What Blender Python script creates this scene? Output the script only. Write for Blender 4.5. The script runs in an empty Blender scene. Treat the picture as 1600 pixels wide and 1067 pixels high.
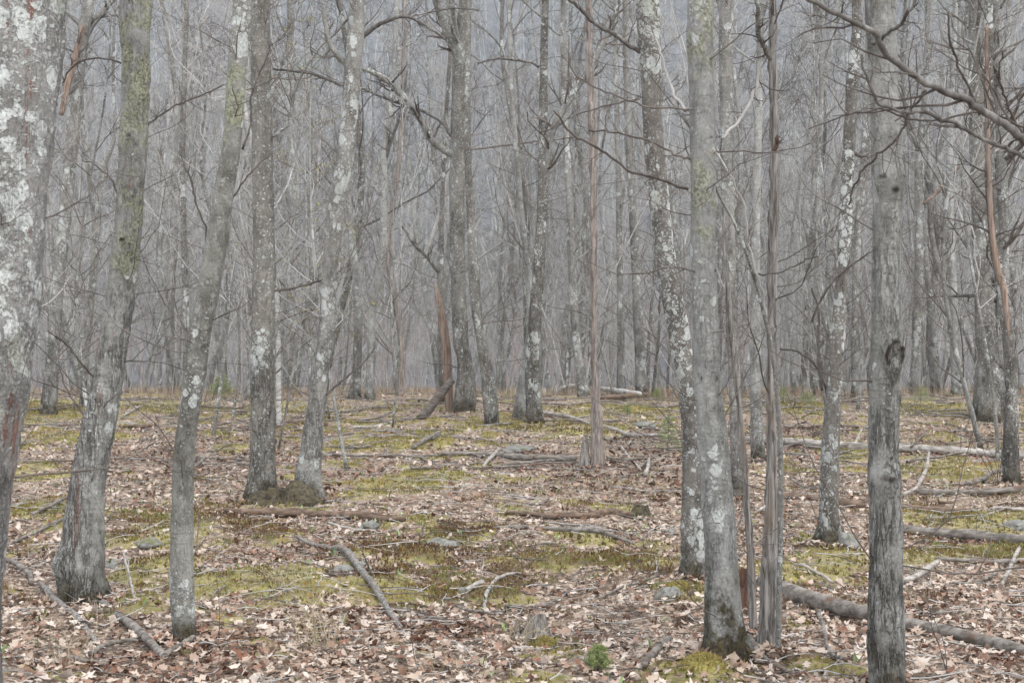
import bpy, math, random
import numpy as np
from mathutils import Vector

# ------------------------------------------------------------------ camera, sky, sun, exposure
SC = bpy.context.scene
COL = SC.collection
F = 2222.2           # focal length in photo pixels (50 mm on a 36 mm wide frame, 1600 px)
HZ = 575.0           # photo row of the eye-level line
CAMZ = 1.55
cam_d = bpy.data.cameras.new('camera'); cam = bpy.data.objects.new('camera', cam_d); COL.objects.link(cam)
cam_d.lens = 50; cam_d.sensor_width = 36; cam_d.clip_end = 3000; cam_d.clip_start = 0.05
cam_d.shift_y = (HZ - 533.5) / 1600.0
cam.location = (0, 0, CAMZ); cam.rotation_euler = (math.radians(90), 0, 0)
cam_d.dof.use_dof = True; cam_d.dof.focus_distance = 14.0; cam_d.dof.aperture_fstop = 9.0
SC.camera = cam

SUN_EL, SUN_ROT = math.radians(55), math.radians(150)
W = bpy.data.worlds.new("World"); SC.world = W; W.use_nodes = True
wn = W.node_tree; wn.nodes.clear()
sky = wn.nodes.new('ShaderNodeTexSky'); sky.sky_type = 'NISHITA'; sky.sun_disc = False
sky.sun_elevation = SUN_EL; sky.sun_rotation = SUN_ROT; sky.dust_density = 3.0; sky.air_density = 1.0
mixw = wn.nodes.new('ShaderNodeMix'); mixw.data_type = 'RGBA'; mixw.inputs[0].default_value = 0.72
mixw.inputs[7].default_value = (10.9, 11.0, 11.2, 1)     # an even cloud deck over the sky
wn.links.new(sky.outputs[0], mixw.inputs[6])
bg = wn.nodes.new('ShaderNodeBackground'); bg.inputs[1].default_value = 0.11
wn.links.new(mixw.outputs[2], bg.inputs[0])
wo = wn.nodes.new('ShaderNodeOutputWorld'); wn.links.new(bg.outputs[0], wo.inputs[0])

sl = bpy.data.lights.new('sun', 'SUN'); sl.energy = 1.5; sl.angle = math.radians(28); sl.color = (1, .96, .9)
so = bpy.data.objects.new('sun', sl); COL.objects.link(so)
so.rotation_euler = (math.pi/2 - SUN_EL, 0, math.radians(30)); so.location = (0, -5, 20)

vs = SC.view_settings
SC.display_settings.display_device = 'sRGB'
vs.view_transform = 'Standard'; vs.look = 'None'; vs.gamma = 1; vs.use_curve_mapping = False
vs.exposure = 0.92
SC.render.engine = 'CYCLES'
SC.cycles.max_bounces = 5; SC.cycles.diffuse_bounces = 3; SC.cycles.glossy_bounces = 1
SC.cycles.transmission_bounces = 2; SC.cycles.volume_bounces = 1; SC.cycles.transparent_max_bounces = 4
SC.cycles.use_denoising = True
SC.cycles.use_adaptive_sampling = True; SC.cycles.adaptive_threshold = 0.012

RNG = np.random.default_rng(7)
random.seed(7)
HAZE = True

# ------------------------------------------------------------------ terrain
_PY = np.array([-40, 0, 4, 6, 8, 10, 12, 14, 17.5, 21, 24, 27, 30, 33, 36, 40, 46, 55, 70, 90, 130, 700])
_PD = np.array([1.5, 1.53, 1.53, 1.52, 1.52, 1.50, 1.44, 1.36, 1.2, .98, .78, .66, .62, .63, .72, .95, 1.25, 1.5, 1.6, 1.6, 1.5, 1.5])
_yy = np.linspace(-40, 700, 14801)
_dd = np.interp(_yy, _PY, _PD)
_k = np.hanning(41); _k /= _k.sum()
_dd = np.convolve(np.pad(_dd, 20, mode='edge'), _k, mode='valid')
def drop(Y): return np.interp(Y, _yy, _dd)

def _hash(ix, iy, iz, seed):
    h = (ix.astype(np.int64)*73856093) ^ (iy.astype(np.int64)*19349663) ^ (iz.astype(np.int64)*83492791) ^ (seed*2654435761)
    h &= 0xffffffff
    h = ((h >> 16) ^ h) * 0x45d9f3b & 0xffffffff
    h = ((h >> 16) ^ h) * 0x45d9f3b & 0xffffffff
    h = (h >> 16) ^ h
    return (h & 0xffff) / 65535.0
def vnoise(p, seed=0):
    i = np.floor(p); f = p - i; f = f*f*(3-2*f); i = i.astype(np.int64)
    o = 0
    for dx in (0, 1):
        wx = f[..., 0] if dx else 1-f[..., 0]
        for dy in (0, 1):
            wy = f[..., 1] if dy else 1-f[..., 1]
            for dz in (0, 1):
                wz = f[..., 2] if dz else 1-f[..., 2]
                o = o + wx*wy*wz*_hash(i[..., 0]+dx, i[..., 1]+dy, i[..., 2]+dz, seed)
    return o
def fbm(p, seed=0, oct=3):
    s = 0; a = .5; n = 0
    for k in range(oct):
        s = s + a*vnoise(p*(2**k), seed+k*17); n += a; a *= .5
    return s/n
def p2(x, y, s):
    return np.stack([np.asarray(x, float)*s, np.asarray(y, float)*s, np.zeros_like(np.asarray(x, float))+.5], -1)

def row_to_Y(py):
    """depth at which the ground shows at this photo row"""
    lo, hi = 1.5, 33.5
    for _ in range(40):
        m = (lo+hi)/2
        if HZ + F*drop(m)/m > py: lo = m
        else: hi = m
    return (lo+hi)/2
def G(px, py):
    Y = row_to_Y(py); return np.array([(px-800)/F*Y, Y])
def P(px, py, Y):
    return np.array([(px-800)/F*Y, Y, CAMZ-(py-HZ)/F*Y])

# mossy ground, given as ellipses (photo px: cx, cy, rx, ry, strength) -> world ellipses
MOSS = [(80,645,90,22,1),(200,640,110,12,.8),(90,690,90,18,.8),(60,745,70,14,.8),(60,805,80,25,1),(130,815,70,20,.7),(300,835,120,22,.8),
 (380,925,190,32,1.1),(220,900,60,28,.9),(215,960,40,12,.8),(450,800,90,10,.7),(640,755,110,22,.9),(590,770,70,16,.9),(740,740,50,14,.8),(690,690,160,22,.6),
 (560,700,110,16,.6),(700,670,300,14,.5),(450,640,120,10,.5),(620,885,90,45,.9),(720,900,70,32,.8),(640,930,60,16,.9),(540,915,60,18,.9),
 (730,830,130,22,.8),(930,875,150,20,.9),(880,850,120,14,.7),(960,790,70,14,.6),(1000,850,60,14,.6),(1000,640,120,12,.6),(900,650,130,12,.5),(1240,640,60,12,1),
 (1320,700,100,16,.8),(1480,735,120,18,.9),(1560,650,80,20,.5),(1440,640,60,14,.8),(1500,815,120,24,1),(1540,865,120,22,1),(1450,880,80,18,.8),
 (1330,870,60,22,.9),(1280,890,80,24,.9),(1230,740,60,14,.6),(1100,1060,60,20,1.1),(1080,920,40,16,.8),(850,1000,40,12,.7),(900,1040,60,16,.7),(450,750,60,14,.5),(20,860,50,20,.7),(1250,1040,60,12,.6),(960,740,60,10,.4)]
HAIR = [(640,880,120,28,1),(720,905,90,20,.9),(560,850,60,12,.6),(930,880,160,16,.9),(300,815,80,18,.7),(1480,800,90,14,.6),(1540,870,100,16,.8),(1000,885,60,12,.8),(740,825,60,14,.7),(420,830,60,12,.5),(90,690,60,12,.4)]
RED = [(320,715,110,24,1),(440,705,70,20,1),(500,745,80,18,1),(930,762,150,26,1),(1010,728,60,26,1),(860,722,80,18,1),(1480,690,130,14,1),(1300,668,90,14,1),(690,978,70,16,1),(600,752,110,10,.7),(160,722,60,14,.8),(640,640,160,8,.8),(1230,700,60,12,.7),(980,700,60,10,.8)]
def ell(list_, s=1.0):
    out = []
    for cx, cy, rx, ry, a in list_:
        c = G(cx, cy); y0 = row_to_Y(min(cy+ry, 1180)); y1 = row_to_Y(max(cy-ry, 620))
        out.append((c[0], (y0+y1)/2, rx/F*c[1]*1.1, max((y1-y0)/2*1.1, .1), a))
    return out
_ME, _HE, _RE = ell(MOSS), ell(HAIR), ell(RED)
def field(x, y, es):
    v = np.zeros(np.shape(x))
    wx = x + (vnoise(p2(x, y, 1.7), 91)-.5)*.7; wy = y + (vnoise(p2(x, y, 1.7), 92)-.5)*.9
    for cx, cy, rx, ry, a in es:
        d = np.sqrt(((wx-cx)/rx)**2+((wy-cy)/ry)**2)
        v = np.maximum(v, a*np.clip(1.35-d, 0, 1))
    return v
def moss(x, y):
    n = fbm(p2(x, y, 3.2), 31, 3)
    base = field(x, y, _ME)
    gen = np.clip((fbm(p2(x, y, .45), 77, 2)-.5)*2.2, 0, 1)*np.clip((np.asarray(y)-3)/5, 0.2, 1)*.7
    far = np.clip((np.asarray(y)-16)/8, 0, 1)*.2
    return np.clip((np.maximum(base, gen)+far + (n-.5)*2.5)*1.15-.24, 0, 1)
def hair(x, y):
    return np.clip(field(x, y, _HE)*1.1+(fbm(p2(x, y, 4), 55, 3)-.5)*3.0-.2, 0, 1)
def gz(x, y):
    x = np.asarray(x, float); y = np.asarray(y, float)
    z = CAMZ - drop(y)
    a = np.clip(1.4-np.abs(y-12)/40, .0, 1)
    z = z + a*((fbm(p2(x, y, .7), 3, 2)-.5)*.2 + (fbm(p2(x, y, 2.6), 5, 2)-.5)*.09)
    z = z + (.035+.03*(vnoise(p2(x, y, 5.), 66)-.3))*moss(x, y)*a + a*.35*np.clip((np.abs(x)-9)/12, 0, 1)**2
    far = np.clip((y-120)/200, 0, 1)
    return z + far*(fbm(p2(x, y, .02), 9, 3)-.5)*2

# ------------------------------------------------------------------ node helpers and materials
def newmat(name):
    m = bpy.data.materials.new(name); m.use_nodes = True; nt = m.node_tree; nt.nodes.clear()
    return m, nt
class N:
    def __init__(s, name):
        s.m, s.nt = newmat(name); s.L = s.nt.links
        s.out = s.nt.nodes.new('ShaderNodeOutputMaterial'); s.b = s.nt.nodes.new('ShaderNodeBsdfPrincipled')
        s.L.new(s.b.outputs[0], s.out.inputs[0]); s.b.inputs['Roughness'].default_value = .9
        s.b.inputs['Specular IOR Level'].default_value = .25
    def n(s, t, **k):
        x = s.nt.nodes.new(t)
        for a, v in k.items(): setattr(x, a, v)
        return x
    def set(s, sock, v):
        if hasattr(v, 'is_linked') or hasattr(v, 'links'): s.L.new(v, sock)
        else: sock.default_value = v
    def coord(s, jitter=True):
        tc = s.n('ShaderNodeTexCoord').outputs['Object']
        if not jitter: return tc
        oi = s.n('ShaderNodeObjectInfo').outputs['Random']
        mu = s.math('MULTIPLY', oi, 37.0)
        cv = s.n('ShaderNodeCombineXYZ'); s.L.new(mu, cv.inputs[0]); s.L.new(mu, cv.inputs[1]); s.L.new(mu, cv.inputs[2])
        va = s.n('ShaderNodeVectorMath', operation='ADD'); s.L.new(tc, va.inputs[0]); s.L.new(cv.outputs[0], va.inputs[1])
        return va.outputs[0]
    def scale(s, v, sc):
        va = s.n('ShaderNodeVectorMath', operation='MULTIPLY'); s.L.new(v, va.inputs[0]); va.inputs[1].default_value = sc
        return va.outputs[0]
    def noise(s, v, sc=5, det=4, rough=.55, dist=0):
        x = s.n('ShaderNodeTexNoise'); s.L.new(v, x.inputs['Vector']); x.inputs['Scale'].default_value = sc
        x.inputs['Detail'].default_value = det; x.inputs['Roughness'].default_value = rough; x.inputs['Distortion'].default_value = dist
        return x.outputs[0]
    def vor(s, v, sc=5, feature='F1', out='Distance', rnd=1.0):
        x = s.n('ShaderNodeTexVoronoi', feature=feature); s.L.new(v, x.inputs['Vector']); x.inputs['Scale'].default_value = sc
        x.inputs['Randomness'].default_value = rnd
        return x.outputs[out]
    def math(s, op, a, b=None, c=None, clamp=False):
        x = s.n('ShaderNodeMath', operation=op, use_clamp=clamp); s.set(x.inputs[0], a)
        if b is not None: s.set(x.inputs[1], b)
        if c is not None: s.set(x.inputs[2], c)
        return x.outputs[0]
    def step(s, v, a, b, inv=False):
        x = s.n('ShaderNodeMapRange', interpolation_type='SMOOTHSTEP'); s.set(x.inputs[0], v)
        x.inputs[1].default_value = a; x.inputs[2].default_value = b
        x.inputs[3].default_value = 1.0 if inv else 0.0; x.inputs[4].default_value = 0.0 if inv else 1.0
        return x.outputs[0]
    def mix(s, f, a, b, mode='MIX'):
        x = s.n('ShaderNodeMix', data_type='RGBA', blend_type=mode); s.set(x.inputs[0], f)
        for k, v in ((6, a), (7, b)):
            if isinstance(v, tuple): x.inputs[k].default_value = (*v[:3], 1)
            else: s.L.new(v, x.inputs[k])
        return x.outputs[2]
    def attr(s, name, out='Fac'):
        x = s.n('ShaderNodeAttribute', attribute_name=name); return x.outputs[out]
    def col(s, v): s.L.new(v, s.b.inputs['Base Color'])
    def bump(s, h, strength=.5, dist=.01):
        x = s.n('ShaderNodeBump'); x.inputs['Strength'].default_value = strength; x.inputs['Distance'].default_value = dist
        s.L.new(h, x.inputs['Height']); s.L.new(x.outputs[0], s.b.inputs['Normal'])
    def ramp(s, f, stops):
        x = s.n('ShaderNodeValToRGB'); s.L.new(f, x.inputs[0]); e = x.color_ramp.elements
        e[0].position = stops[0][0]; e[0].color = (*stops[0][1], 1); e[1].position = stops[-1][0]; e[1].color = (*stops[-1][1], 1)
        for p, c in stops[1:-1]:
            q = e.new(p); q.color = (*c, 1)
        return x.outputs[0]

def bark(name, c0=(.115, .105, .095), c1=(.25, .24, .225), lich=.5, lcol=(.54, .57, .56), lscale=8, green=0., gz0=None, furrow=.5,
         red=0., fleck=.55, base_moss_shade=1., dark=.0, gcol=(.27, .28, .20), foot=0.):
    s = N(name); v = s.coord()
    big = s.noise(s.scale(v, (1, 1, .45)), 3.2, 3)
    mid = s.noise(s.scale(v, (1, 1, .6)), 17, 4, .65)
    c0 = tuple(x*q for x, q in zip(c0, (.72, .73, .72))); c1 = tuple(x*q for x, q in zip(c1, (.94, .96, .97)))
    c = s.mix(s.step(big, .35, .65), c0, c1)
    grit = s.noise(s.scale(v, (1, 1, .75)), 95, 3, .75)
    c = s.mix(s.math('MULTIPLY', s.step(grit, .34, .47, inv=True), .55), c, tuple(x*.4 for x in c0))
    c = s.mix(s.math('MULTIPLY', s.step(grit, .56, .66), .35), c, tuple(min(.5, x*1.7) for x in c1))
    c = s.mix(s.math('MULTIPLY', s.step(mid, .3, .75), .55), c, tuple(min(1, x*1.5) for x in c1))
    # cross streaks of smooth maple bark
    lent = s.noise(s.scale(v, (5, 5, 55)), 1.0, 3, .6)
    c = s.mix(s.math('MULTIPLY', s.step(lent, .52, .7), .35), c, tuple(x*.55 for x in c0))
    mot = s.noise(s.scale(v, (1, 1, .7)), 30, 5, .75)
    c = s.mix(s.math('MULTIPLY', s.step(mot, .54, .63), .4), c, tuple(x*.78 for x in lcol))
    # vertical cracks and plates
    fz = s.noise(s.scale(v, (1, 1, .11)), 34, 3, .6, .35)
    fz2 = s.noise(s.scale(v, (1, 1, .2)), 70, 2, .6, .3)
    cr = s.math('MINIMUM', s.math('ABSOLUTE', s.math('SUBTRACT', fz, .5)), s.math('MULTIPLY_ADD', s.math('ABSOLUTE', s.math('SUBTRACT', fz2, .5)), 1.0, .02))
    h = s.attr('h')
    low = s.step(h, .15, 2.6, inv=True)           # plates are deeper towards the foot of the trunk
    famt = s.math('ADD', s.math('MULTIPLY', low, furrow), furrow*.45, clamp=True)
    crack = s.math('MULTIPLY', s.step(cr, .008, .055, inv=True), famt)
    crack = s.math('MULTIPLY', crack, s.step(s.noise(s.scale(v, (1, 1, .5)), 6, 4, .65), .4, .6))
    c = s.mix(s.math('MULTIPLY', crack, .75), c, (.032, .026, .022))
    if red > 0:
        rn = s.noise(s.scale(v, (9, 9, .4)), 1.5, 4, .65)
        c = s.mix(s.math('MULTIPLY', s.step(rn, .60, .64), red), c, (.165, .092, .072))
    if gz0 is not None:                            # (centre height, half width) bands of leafy green lichen
        gm = None
        for (hc, hw) in gz0:
            b = s.step(s.math('ABSOLUTE', s.math('SUBTRACT', h, hc)), hw*.1, hw*2.0, inv=True)
            gm = b if gm is None else s.math('MAXIMUM', gm, b)
        gn = s.math('ADD', s.noise(v, 11, 6, .72), s.math('MULTIPLY', gm, .34))
        gm = s.math('MULTIPLY', s.step(gn, .66, .80), .8)
        gtex = s.noise(v, 60, 3, .7)
        gc = s.mix(s.step(gtex, .38, .6), tuple(x*.42 for x in gcol), tuple(x*1.15 for x in gcol))
        gc = s.mix(s.step(s.noise(v, 7, 3), .45, .65), gc, tuple(sum(gcol)/3*.95 for _ in gcol))
        c = s.mix(gm, c, gc)
    elif green > 0:
        gm = s.math('MULTIPLY', s.step(s.noise(v, 4, 5, .7), .72-.3*green, .8-.3*green), .8)
        c = s.mix(gm, c, gcol)
    # pale crusty lichen: round rosettes, many sizes
    dn = s.n('ShaderNodeTexNoise'); s.L.new(v, dn.inputs['Vector']); dn.inputs['Scale'].default_value = 22; dn.inputs['Detail'].default_value = 3
    dv = s.n('ShaderNodeVectorMath', operation='MULTIPLY_ADD'); s.L.new(dn.outputs[1], dv.inputs[0]); dv.inputs[1].default_value = (.055, .055, .055)
    s.L.new(v, dv.inputs[2])
    gate = s.noise(s.scale(v, (1, 1, .7)), 2.6, 3, .6)
    thr = s.math('MULTIPLY', s.step(gate, .58-.35*lich, .84-.35*lich), .5)
    def soft(d, t, w=14.): return s.math('MULTIPLY', s.math('SUBTRACT', t, d), w, clamp=True)
    L1 = soft(s.vor(s.scale(dv.outputs[0], (1, 1, .8)), lscale), thr, 22.)
    L2 = s.math('MULTIPLY', soft(s.vor(dv.outputs[0], lscale*3.1), s.math('MULTIPLY', thr, .95)), .8)
    L3 = soft( s.vor(v, lscale*8), s.math('ADD', s.math('MULTIPLY', thr, .4), .24*fleck))
    v4 = s.n('ShaderNodeTexVoronoi'); s.L.new(dv.outputs[0], v4.inputs['Vector']); v4.inputs['Scale'].default_value = 34
    sp4 = s.n('ShaderNodeSeparateColor'); s.L.new(v4.outputs['Color'], sp4.inputs[0])
    L4 = s.math('MULTIPLY', soft(v4.outputs['Distance'], s.math('MULTIPLY', s.math('SUBTRACT', sp4.outputs[0], .78-.45*fleck), .8, clamp=True), 18.), .85)
    L1 = s.math('MAXIMUM', L1, L4)
    lm = s.math('MAXIMUM', s.math('MAXIMUM', L1, L2), s.math('MULTIPLY', L3, fleck+.4))
    ln = s.noise(v, 50, 3, .7)
    lc = s.mix(s.step(ln, .35, .7), tuple(x*.72 for x in lcol), lcol)
    lc = s.mix(s.math('MULTIPLY', s.step(s.noise(v, 5, 2), .58, .7), .6), lc, (.33, .35, .28))
    lm = s.math('MULTIPLY', lm, s.math('ADD', .35, s.math('MULTIPLY', s.step(grit, .32, .46), .65)))
    lm = s.math('MULTIPLY', lm, s.math('SUBTRACT', 1.0, s.math('MULTIPLY', crack, .9)))
    c = s.mix(lm, c, lc)
    # scars and wounds
    sc = s.attr('scar')
    c = s.mix(s.step(sc, .25, .8), c, (.035, .028, .022))
    # dark wet moss at the foot, spread and darkened as painted contact shade
    bn = s.noise(v, 9, 4, .7)
    bm = s.math('MULTIPLY', s.step(s.math('SUBTRACT', h, s.math('MULTIPLY', bn, .75+foot*2)), -.42-foot*.6, -.05-foot*.6, inv=True), base_moss_shade, clamp=True)
    c = s.mix(bm, c, s.mix(s.step(s.noise(v, 40, 3), .4, .6), (.028, .02, .013), (.06, .052, .025)))
    if dark: c = s.mix(dark, c, (.05, .045, .04))
    s.col(c)
    hh = s.math('SUBTRACT', s.math('ADD', s.math('MULTIPLY', mid, .5), s.math('MULTIPLY', lm, .35)), s.math('MULTIPLY', crack, 1.4))
    s.bump(s.math('ADD', hh, s.math('MULTIPLY', grit, .6)), 1.0, .014)
    return s.m

def plain(name, a, b, sc=20, stretch=(1, 1, 1), rough=.9, bump=.4, c3=None, coordj=True):
    s = N(name); v = s.scale(s.coord(coordj), stretch)
    n = s.noise(v, sc, 4, .65); c = s.mix(s.step(n, .3, .7), a, b)
    if c3: c = s.mix(s.step(s.noise(v, sc*.35, 3), .55, .7), c, c3)
    s.col(c); s.b.inputs['Roughness'].default_value = rough
    if bump: s.bump(n, bump, .005)
    return s.m

def byrnd(name, stops, rough=.85, sub=.0, var=40):
    """colour by a per-piece random attribute"""
    s = N(name); r = s.attr('rnd'); c = s.ramp(r, stops)
    n = s.noise(s.n('ShaderNodeTexCoord').outputs['Object'], var, 3)
    c = s.mix(s.math('MULTIPLY', s.step(n, .4, .7), .35), c, tuple(.5*x for x in stops[len(stops)//2][1]))
    s.col(c); s.b.inputs['Roughness'].default_value = rough
    return s.m

M = {}
M['maple'] = bark('bark_grey_maple', lich=.55)
M['maple_dark'] = bark('bark_dark_maple', c0=(.075, .068, .06), c1=(.165, .15, .135), lich=.5, fleck=.7, lscale=9)
M['maple_pale'] = bark('bark_pale_maple', c0=(.17, .165, .155), c1=(.31, .305, .29), lich=.5, fleck=.2, furrow=.45, lscale=7)
M['near_left'] = bark('bark_near_left', c0=(.105, .10, .096), c1=(.21, .203, .195), lich=.58, lscale=13, red=.9, fleck=.5, furrow=.4, base_moss_shade=0)
M['burl'] = bark('bark_burl', c0=(.13, .125, .115), c1=(.25, .245, .23), lich=.4, lscale=10, red=.6, furrow=1.1, gz0=[(3.9, .75), (2.45, .35), (3.3, .3)], fleck=.25)
M['slender'] = bark('bark_slender', c0=(.13, .125, .11), c1=(.235, .23, .21), lich=.5, lscale=11, furrow=.15, gz0=[(3.15, .3)], fleck=.4)
M['fleck'] = bark('bark_flecked', c0=(.11, .10, .088), c1=(.20, .185, .165), lich=.4, lscale=16, furrow=.7, fleck=.9)
M['front_green'] = bark('bark_front_green', c0=(.16, .16, .15), c1=(.265, .265, .255), lich=.42, lscale=10, furrow=.35, gz0=[(3.3, .36), (2.35, .26)], fleck=.15, gcol=(.30, .31, .235), foot=.3)
M['front_knot'] = bark('bark_front_knot', c0=(.16, .16, .148), c1=(.27, .265, .25), lich=.4, lscale=10, furrow=.8, gz0=[(3.5, .25)], fleck=.15)
M['blotch'] = bark('bark_blotched', c0=(.09, .08, .07), c1=(.17, .155, .14), lich=.68, lscale=13, furrow=.2, fleck=.5)
M['lichen_green'] = bark('bark_green_lichen', lich=.6, green=.45, furrow=.4)
M['limb'] = bark('bark_limb', c0=(.10, .092, .08), c1=(.24, .23, .215), lich=.5, lscale=22, furrow=.1, fleck=.6, base_moss_shade=0)
M['limb_dark'] = plain('bark_limb_dark', (.055, .05, .047), (.15, .143, .136), 25, (1, 1, .6), c3=(.25, .25, .24))
M['twig'] = plain('twig_bark', (.07, .058, .05), (.17, .15, .135), 12, bump=0)
M['twig_dark'] = plain('twig_bark_dark', (.045, .037, .033), (.12, .105, .096), 12, bump=0)
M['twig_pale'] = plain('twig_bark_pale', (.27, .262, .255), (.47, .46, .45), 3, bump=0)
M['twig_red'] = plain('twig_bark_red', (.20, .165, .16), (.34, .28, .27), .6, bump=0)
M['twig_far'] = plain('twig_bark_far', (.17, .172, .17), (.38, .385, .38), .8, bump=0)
M['snag'] = plain('snag_wood', (.09, .076, .067), (.28, .245, .225), 9, (5, 5, .35), bump=1.0, c3=(.33, .29, .26))
M['snag_red'] = plain('peeled_red_wood', (.12, .085, .065), (.31, .235, .19), 8, (5, 5, .3), bump=1.0, c3=(.2, .17, .15))
M['deadgrey'] = plain('dead_grey_wood', (.05, .045, .04), (.30, .285, .27), 8, (7, 7, .45), bump=1.0, c3=(.16, .12, .09))
M['birch'] = plain('birch_bark', (.26, .255, .25), (.46, .455, .44), 7, (1, 1, 5), c3=(.08, .07, .07))
def wood(name, a, b, c3=None, along=(3, 14, 14)):
    return plain(name, a, b, 3.0, along, bump=1.0, c3=c3)
M['log_dark'] = plain('log_dark_wood', (.04, .034, .03), (.15, .13, .118), 9, (.8, 2, 3), bump=1., c3=(.08, .05, .04))
M['log_grey'] = plain('log_grey_wood', (.07, .06, .052), (.25, .23, .21), 9, (.8, 2, 3), bump=1., c3=(.12, .08, .06))
M['log_brown'] = plain('log_brown_rot', (.07, .048, .035), (.20, .145, .11), 9, (.8, 2, 3), bump=1., c3=(.05, .035, .025))
M['log_pale'] = plain('log_pale_wood', (.17, .155, .14), (.41, .385, .36), 9, (.8, 2, 3), bump=.6, c3=(.14, .12, .10))
M['rotred'] = plain('rot_red_wood', (.04, .024, .018), (.12, .065, .045), 14, (3, 3, .5), bump=1.)
M['rock'] = plain('grey_rock', (.10, .10, .092), (.24, .24, .225), 22, bump=1.2, c3=(.13, .13, .06))
M['rootmoss'] = plain('mossy_root_bark', (.022, .018, .013), (.10, .085, .055), 34, bump=1.5, c3=(.10, .09, .04))
M['leaf'] = byrnd('dead_leaf', [(0, (.075, .034, .022)), (.16, (.19, .09, .055)), (.32, (.28, .185, .14)), (.5, (.39, .31, .25)), (.75, (.48, .405, .35)), (1, (.56, .50, .45))], .6)
M['mosstuft'] = byrnd('moss_tuft', [(0, (.09, .075, .022)), (.25, (.17, .145, .04)), (.5, (.26, .235, .075)), (.72, (.35, .30, .11)), (.86, (.40, .27, .09)), (1, (.30, .17, .07))])
M['hairmoss'] = byrnd('haircap_moss', [(0, (.06, .032, .02)), (.35, (.14, .075, .04)), (.6, (.21, .14, .055)), (.8, (.25, .22, .07)), (1, (.18, .22, .07))])
M['sprout'] = byrnd('green_leaf', [(0, (.08, .12, .04)), (.5, (.15, .21, .08)), (1, (.26, .33, .15))], .5)
M['needle'] = byrnd('conifer_needle', [(0, (.14, .18, .07)), (.5, (.26, .32, .12)), (1, (.38, .43, .20))])
M['needle_dark'] = byrnd('spruce_needle', [(0, (.06, .10, .045)), (.5, (.11, .17, .07)), (1, (.18, .25, .10))])
M['drygrass'] = byrnd('dry_grass', [(0, (.30, .24, .15)), (.5, (.45, .38, .26)), (.9, (.55, .49, .36)), (1, (.2, .27, .08))])
M['bud'] = byrnd('yellow_bud', [(0, (.26, .25, .05)), (1, (.45, .42, .12))])
M['brush'] = byrnd('heath_brush', [(0, (.12, .08, .06)), (.35, (.23, .16, .12)), (.6, (.34, .28, .21)), (.85, (.44, .38, .27)), (1, (.28, .27, .09))])

# ground
def ground_mat():
    s = N('forest_floor'); v = s.n('ShaderNodeTexCoord').outputs['Object']
    n1 = s.noise(v, 9, 5, .7); n2 = s.noise(v, 45, 4, .7); cell = s.n('ShaderNodeTexVoronoi'); s.L.new(v, cell.inputs['Vector']); cell.inputs['Scale'].default_value = 22
    duff = s.ramp(n2, [(.3, (.035, .025, .018)), (.5, (.14, .105, .08)), (.72, (.40, .34, .28))])
    sep = s.n('ShaderNodeSeparateColor'); s.L.new(cell.outputs['Color'], sep.inputs[0])
    chips = s.ramp(sep.outputs[0], [(0, (.10, .065, .045)), (.45, (.33, .24, .18)), (1, (.52, .44, .37))])
    duff = s.mix(s.step(s.noise(v, 30, 2), .4, .6), duff, chips)
    mo = s.attr('moss'); hm = s.attr('hair')
    mm = s.step(s.math('ADD', s.math('ADD', mo, .06), s.math('MULTIPLY', s.math('SUBTRACT', n1, .5), .9)), .38, .55)
    mm = s.math('MULTIPLY', mm, s.step(s.noise(v, 26, 4, .7), .36, .5))
    mc = s.ramp(s.noise(v, 5, 4, .6), [(.3, (.10, .10, .03)), (.5, (.24, .22, .065)), (.62, (.34, .31, .11)), (.75, (.34, .24, .10))])
    mc = s.mix(s.math('MULTIPLY', s.step(n2, .4, .7), .5), mc, (.09, .075, .02))
    mc = s.mix(s.math('MULTIPLY', s.step(s.noise(v, 17, 4, .7), .45, .6), .65), mc, (.30, .24, .16))
    c = s.mix(mm, duff, mc)
    c = s.mix(s.math('MULTIPLY', s.step(hm, .3, .6), .5), c, (.10, .065, .035))
    s.col(c); s.bump(s.math('ADD', n2, n1), 1.0, .02)
    return s.m
M['ground'] = ground_mat()
def hill_mat():
    s = N('hill_floor'); v = s.n('ShaderNodeTexCoord').outputs['Object']
    st = s.noise(s.scale(v, (1, .25, 1)), .5, 6, .75)
    c = s.ramp(st, [(.3, (.04, .042, .048)), (.5, (.085, .087, .094)), (.7, (.16, .16, .165))])
    c = s.mix(s.math('MULTIPLY', s.step(s.noise(v, .035, 3), .55, .68), .6), c, (.06, .08, .06))
    s.col(c); return s.m
M['hill'] = hill_mat()

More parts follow.
